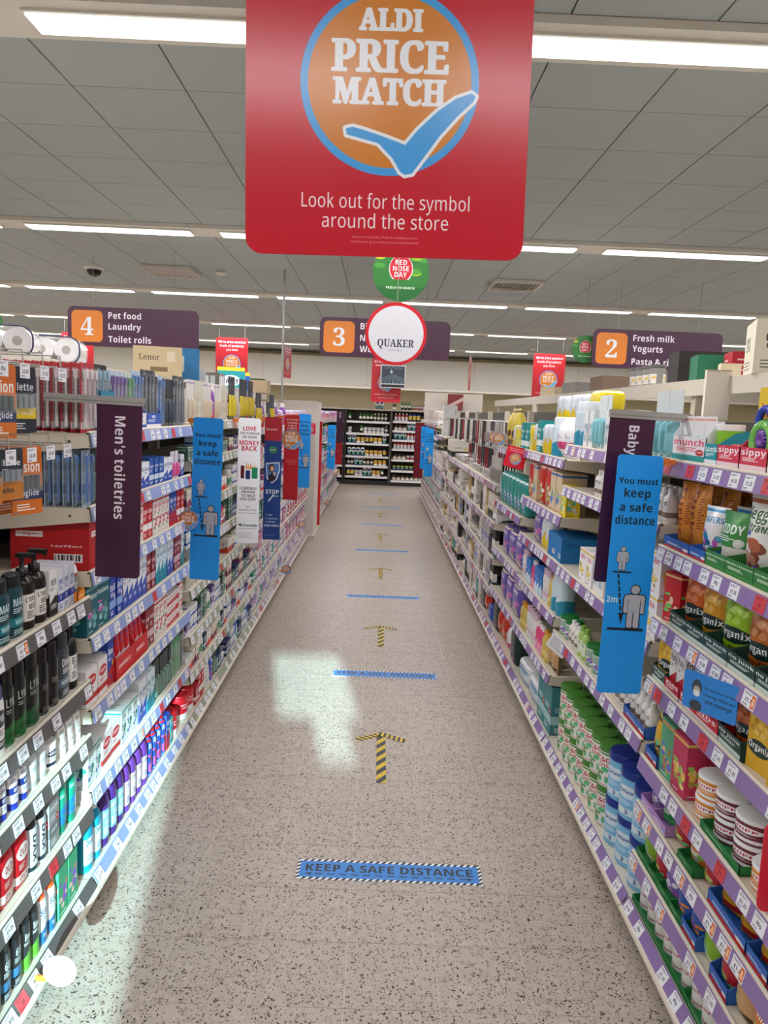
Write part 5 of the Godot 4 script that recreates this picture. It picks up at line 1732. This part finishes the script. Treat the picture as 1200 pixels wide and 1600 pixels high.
func build_tops():
	# capping shelves that carry stock on top of both gondolas
	for s in [-1.0, 1.0]:
		var side := "left" if s < 0 else "right"
		var c := thing("capping_shelf", "long cream stock shelf on top of the %s shelving" % side, "shelf", Vector3(s * 1.66, 0, -5.3), -s * PI / 2)
		var g := Shape.new()
		var yy := 1.82 if s < 0 else 1.855
		g.box(Vector3(0, yy - .01, 0), Vector3(8.5, .02, .5))
		g.box(Vector3(0, yy - .035, .25), Vector3(8.5, .07, .012))
		part("deck", g.mesh(), mat("cdc6b8", 0.5), c)
		for k in 8:
			part("upright", box_mesh(Vector3(.05, yy - .02, .06)), mat(STEEL, 0.5), c, Vector3(-4.15 + k * 1.18, (yy - .02) / 2, .2))
	var Y := 1.8205
	var YR := 1.8555
	# left
	roll_pack("clear-wrapped toilet roll pack with navy border, beside another", Vector3(-1.62, Y + .005, -3.4), deg_to_rad(14), 2, 1, "toilet roll packs on the left shelving")
	roll_pack("clear-wrapped toilet roll pack nearest the number 4 board", Vector3(-1.6, Y + .005, -3.88), deg_to_rad(10), 2, 1, "toilet roll packs on the left shelving")
	roll_pack("clear-wrapped toilet roll pack lowest on the left shelving", Vector3(-1.7, Y + .005, -3.02), deg_to_rad(14), 2, 1, "toilet roll packs on the left shelving")
	var le := canvas(256, 192, "d8c49c")
	text(le, "Lenor", 84, 64, 32, "3a3026", 110, "serif")
	rect(le, 90, 120, 90, 26, "8a7450")
	round_rect(le, 176, 26, 44, 60, 6, "e8dcc0")
	plain_box("stock_carton", "tan stock carton with dark script on the left shelving", Vector3(-1.6, Y, -5.6), Vector3(.33, .225, .22), deg_to_rad(14), le)
	var bw := canvas(128, 128, "3a8ac8")
	round_rect(bw, 30, 30, 50, 60, 4, "e8eef4")
	plain_box("stock_carton", "blue and white stock carton behind the tan carton", Vector3(-1.56, Y, -5.98), Vector3(.3, .25, .2), deg_to_rad(20), bw)
	plain_box("stock_carton", "plain white carton beside the tan carton", Vector3(-1.5, Y, -6.3), Vector3(.16, .11, .16), deg_to_rad(12), canvas(16, 16, "e6e2da"))
	var fa := canvas(192, 160, "1fa0a8")
	rect(fa, 0, 0, 192, 26, "f0dc3a")
	ellipse(fa, 96, 96, 70, 40, "e8f4f4")
	text(fa, "FAIRY", 96, 100, 34, "1c3a5a", 110)
	plain_box("detergent_carton", "turquoise detergent carton with yellow top", Vector3(-1.52, Y, -7.9), Vector3(.27, .22, .16), deg_to_rad(8), fa)
	plain_box("detergent_carton", "blue detergent carton with yellow top", Vector3(-1.48, Y, -8.3), Vector3(.16, .19, .16), deg_to_rad(8), (func():
		var im := canvas(64, 64, "2a6ac0")
		rect(im, 0, 0, 64, 12, "f0dc3a")
		return im).call())
	plain_box("stock_carton", "brown stock carton with dark green lid", Vector3(-1.5, Y, -9.0), Vector3(.4, .14, .3), 0.0, canvas(16, 16, "b09a7a"))
	plain_box("stock_carton", "dark green stock carton by the pole", Vector3(-1.5, Y, -9.32), Vector3(.2, .17, .2), 0.0, canvas(16, 16, "1f4a34"))
	plain_box("display_box", "grey open-fronted display box of brushes", Vector3(-1.6, Y, -7.0), Vector3(.34, .12, .24), 0.0, (func():
		var im := canvas(96, 96, "7a7874")
		for k in 5: rect(im, 10 + k * 16, 20, 12, 70, ["e8eaec", "d0d8e0", "f0f0ee"][k % 3])
		return im).call(), "box")
	# right
	var bu := canvas(192, 160, "e6e2cc")
	text(bu, "BURN", 60, 54, 20, "3a3a36", 70)
	text(bu, "CIDER", 66, 78, 20, "3a3a36", 80)
	for k in 3: rect(bu, 16, 120 + k * 10, 100, 3, "4a4a46")
	plain_box("stock_carton", "cream stock carton with dark stencil lettering", Vector3(1.56, YR, -3.0), Vector3(.28, .2, .26), deg_to_rad(-18), bu)
	plain_box("stock_carton", "emerald green stock carton on the right shelving", Vector3(1.54, YR, -3.66), Vector3(.15, .12, .2), deg_to_rad(-12), canvas(16, 16, "1f7a58"))
	plain_box("stock_carton", "flat black carton behind the emerald carton", Vector3(1.65, YR, -3.95), Vector3(.34, .16, .22), deg_to_rad(-8), canvas(16, 16, "24201e"))
	plain_box("stock_carton", "crimson stock carton beside the emerald carton", Vector3(1.62, YR, -3.42), Vector3(.2, .12, .16), deg_to_rad(-12), (func():
		var im := canvas(96, 48, "b82034")
		for k in 3: rect(im, 10, 12 + k * 9, 40 - k * 6, 3, "f0d0d4")
		return im).call())
	plain_box("stock_carton", "small ivory carton in front of the crimson carton", Vector3(1.47, YR, -3.3), Vector3(.08, .06, .08), deg_to_rad(-15), canvas(16, 16, "e6dcc0"))
	var gl := thing("drink_bundle", "dark shrink-wrapped bundle beside the cream carton", "bundle", Vector3(1.66, YR, -3.24), 0.0)
	var gs := Shape.new()
	gs.bag(.14, .13, .1, .01, Rect2(0, 0, 1, 1), .006, 5)
	part("wrap", gs.mesh(), mat("6a6c70", 0.15, 0.3), gl)
	plain_box("end_panel", "plain white divider panel standing on the right shelving", Vector3(1.36, 1.676, -3.15), Vector3(.1, .2, .02), 0.0, canvas(8, 8, "e4e0d8"), "panel")  # upright divider panel, made with the carton builder
	for k in 3:
		plain_box("stock_carton", ["low brown carton far along the right shelving", "grey wrapped carton along the right shelving", "beige carton along the right shelving"][k], Vector3(1.66, YR, -5.3 - k * .8), Vector3(.4, .1 - .01 * k, .3), .1 * k, canvas(8, 8, ["7a6450", "8a8682", "b8a88a"][k]))
	for k in 4: loose("greyj", Vector3(1.52, YR, -4.3 - k * .11), -PI / 2, "along the back of the right capping shelf")
	# white cabinets and boards at the far right
	var cb := thing("white_cabinet", "tall white boxed cabinet beyond the hanging utensils", "cabinet", Vector3(1.0, 1.357, -11.1), 0.0)
	part("cabinet_body", box_mesh(Vector3(.19, .44, .2)), mat("e6e6e8", 0.4), cb, Vector3(0, .22, 0))
	part("door_gap", box_mesh(Vector3(.2, .006, .004)), mat("8a8a8c", 0.5), cb, Vector3(0, .24, .102))
	part("cabinet_handle", box_mesh(Vector3(.008, .07, .01)), mat("9a9a9c", 0.3, 0.6), cb, Vector3(.07, .34, .105))
	var cb2 := thing("white_cabinet", "short white boxed cabinet beside the tall cabinet", "cabinet", Vector3(1.18, 1.357, -11.05), 0.0)
	part("cabinet_body", box_mesh(Vector3(.13, .26, .2)), mat("e6e6e8", 0.4), cb2, Vector3(0, .13, 0))
	part("cabinet_handle", box_mesh(Vector3(.008, .06, .01)), mat("9a9a9c", 0.3, 0.6), cb2, Vector3(-.04, .18, .105))
	plain_box("display_board", "large pale grey board beyond the right homeware", Vector3(1.24, 1.722, -13.2), Vector3(.98, .31, .03), 0.0, canvas(8, 8, "cfc8bc"), "board")
	var bn := canvas(96, 128, "7a2a2a")
	poly(bn, [Vector2(0, 90), Vector2(96, 20), Vector2(96, 50), Vector2(0, 120)], "c8a8a0")
	var bp := thing("small_banner", "small brick-red banner above the hanging utensils", "banner", Vector3(1.25, 1.74, -13.0), deg_to_rad(-10))
	part("banner_panel", panel(.26, .27, .005, .003), printed(bn, 0.5), bp, Vector3(0, .135, 0))
	part("banner_stand", box_mesh(Vector3(.012, .02, .05)), mat("8a8a88", 0.4), bp, Vector3(0, -.008, -.0))

func build_back_wall_goods():
	# the sauce shelves across the end of the aisle
	var Z := -17.55
	var white := mat("e4e0da", 0.4)
	var dark := mat("2a2724", 0.7)
	for u in [[-1.0, -.78 + .0, .255, [.2, .44, .66, .95, 1.18, 1.45], "left bay of the sauce shelves"], [1.0, .265, 1.2, [.13, .36, .61, .85, 1.06, 1.27, 1.48], "right bay of the sauce shelves"], [2.0, -1.5, -.79, [.2, .44, .66, .95, 1.18, 1.45], "outer bay of the sauce shelves"]]:
		var x0: float = u[1]
		var x1: float = u[2]
		var L := x1 - x0
		var b := thing("wall_shelving", ["sauce shelving bay in the middle of the aisle end", "sauce shelving bay at the right of the aisle end", "sauce shelving bay at the left of the aisle end"][int(maxf(0, u[0]))], "shelving", Vector3((x0 + x1) / 2, 0, Z), 0.0, "sauce shelving at the aisle end")
		part("back_panel", box_mesh(Vector3(L, 1.68, .03)), mat("5e5a54", 0.7), b, Vector3(0, .86, -.5))
		part("plinth", box_mesh(Vector3(L, .1, .44)), dark, b, Vector3(0, .05, -.26))
		part("canopy", box_mesh(Vector3(L, .03, .5)), mat("bdb7ac", 0.5), b, Vector3(0, 1.72, -.24))
		for e in [-1.0, 1.0]: part("upright", box_mesh(Vector3(.03, 1.7, .5)), dark, b, Vector3(e * (L / 2 - .016), .86, -.25))
		var kinds := [["saucey", "saucef", "saucew", "saucep", "sauceg"], ["sauced", "saucew", "sauced", "saucep", "saucep"], ["saucew", "saucew", "saucep", "saucep", "saucey"], ["saucew", "saucep", "saucey", "saucep", "saucew"], ["saucef", "sauceg", "saucef", "saucef", "sauced"], ["sauceg", "sauceg", "sauceg", "sauced", "sauced"]] if u[0] != 1.0 else [["saucek", "saucek", "saucef"], ["saucel", "saucel", "saucel"], ["saucek", "sauceo", "saucew"], ["saucer", "saucer", "saucer"], ["saucew", "saucer", "saucew"], ["saucek", "saucew", "saucek"], ["saucer", "saucey", "saucek"]]
		for i in u[3].size():
			var h: float = u[3][i]
			var sh := part("shelf", box_mesh(Vector3(L - .06, .02, .44)), white, b, Vector3(0, h - .01, -.24))
			part("ticket_strip", box_mesh(Vector3(L - .04, .045, .012)), mat("f0eeea", 0.4), sh, Vector3(0, -.012, .226))
			var list: Array = kinds[i]
			var x := x0 + .06
			var k := 0
			while x < x1 - .12:
				var id: String = list[int((x - x0) / L * list.size())]
				var d: Dictionary = sku[id]
				if not (u[0] == -1.0 and i >= 4 and x < x0 + .28 and x > x0 + .1):
					loose(id, Vector3(x + d.w / 2, h + .0005, Z - .09), 0.0, "on %s, %s" % [ORD[i], u[4]])
				x += d.w + .012
				k += 1
	for a in [["saucew", -.07], ["saucew", .03], ["saucek", .32], ["sauceg", .5], ["sauceg", .58], ["sauceg", .66], ["sauceo", .74], ["sauceo", .83], ["sauceo", .92], ["saucer", 1.0]]:
		loose(a[0], Vector3(a[1], 1.7355, Z - .15), 0.0, "on top of the sauce shelves")

func build_details():
	# white end panel with red edge closing the first left gondola
	var e := thing("end_panel", "tall white end panel with a red edge post", "end panel", Vector3(-.82, 0, -9.9), 0.0)
	part("panel_body", box_mesh(Vector3(.6, 1.72, .2)), mat("d8d2c8", 0.5), e, Vector3(-.28, .9, .04))
	part("panel_return", box_mesh(Vector3(.06, 1.7, .6)), mat("d6d0c6", 0.5), e, Vector3(-.01, .9, -.36))
	part("red_edge_post", box_mesh(Vector3(.045, 1.4, .06)), mat("d0121e", 0.25), e, Vector3(.03, .8, -.5))
	part("panel_foot", box_mesh(Vector3(.64, .07, .9)), mat("c8c2b6", 0.4), e, Vector3(-.28, .035, -.2))
	# grey pole rising from the left shelving
	var po := thing("steel_pole", "thin grey pole rising from left shelving to the ceiling", "pole", Vector3(-1.17, 1.73, -9.2))
	var pg := Shape.new()
	pg.tube(Vector3.ZERO, Vector3(0, CEIL - 1.735, 0), .013, .013, 10)
	part("pole", pg.mesh(), mat("a8a8a6", 0.35, 0.5), po)
	var fl := Shape.new()
	fl.lathe([[0, .04, .04], [.012, .04, .04]], 14)
	part("foot_flange", fl.mesh(), mat("9a9a98", 0.4, 0.5), po)
	# ceiling fittings
	for a in [[-2.566, -9.53, "above the number 4 board"], [1.55, -9.47, "right of the round signs"]]:
		var v := thing("air_vent", "white slatted ceiling air vent " + a[2], "vent", Vector3(a[0], CEIL - .001, a[1]), 0.0, "ceiling air vents")
		part("vent_back", box_mesh(Vector3(.56, .004, .56)), mat("c4c0b6", 0.7), v, Vector3(0, -.002, 0))
		for k in [[0, .28, .56, .02], [0, -.28, .56, .02], [.28, 0, .02, .56], [-.28, 0, .02, .56]]:
			part("vent_frame", box_mesh(Vector3(k[2], .04, k[3])), mat("d8d4ca", 0.5), v, Vector3(k[0], -.024, k[1]))
		for k in 11:
			var sl := part("slat", box_mesh(Vector3(.042, .003, .54)), mat("d8d4ca", 0.5), v, Vector3(-.24 + k * .048, -.025, 0))
			sl.rotation.z = .8
	var cam_d := thing("ceiling_camera", "dark dome camera on a white ring, left ceiling", "camera", Vector3(-3.534, CEIL, -9.64))
	var ring := Shape.new()
	ring.lathe([[-.03, .1, .1], [-.001, .13, .13]], 20)
	part("mount_ring", ring.mesh(), mat("e0ded8", 0.5), cam_d)
	var dm := Shape.new()
	var pr := []
	for k in 7: pr.append([-.03 - .08 * cos(PI / 2 * k / 6.0), .09 * sin(PI / 2 * k / 6.0) + .0005, .09 * sin(PI / 2 * k / 6.0) + .0005])
	dm.lathe(pr, 18)
	part("dome", dm.mesh(), mat("141416", 0.15), cam_d)
	for a in [[-1.976, -9.52, "near the left air vent"], [3.41, -17.8, "far right of the ceiling"]]:
		var sd := thing("smoke_detector", "small white smoke detector " + a[2], "smoke detector", Vector3(a[0], CEIL, a[1]), 0.0, "ceiling smoke detectors")
		var s1 := Shape.new()
		s1.lathe([[-.045, .035, .035], [-.035, .06, .06], [-.012, .065, .065]], 18)
		part("sensor_body", s1.mesh(), mat("e4e2dc", 0.5), sd)
		var s2 := Shape.new()
		s2.lathe([[-.012, .05, .05], [-.0005, .05, .05]], 18)
		part("sensor_base", s2.mesh(), mat("c8c6c0", 0.5), sd)
	for p in protos.values(): p.free()
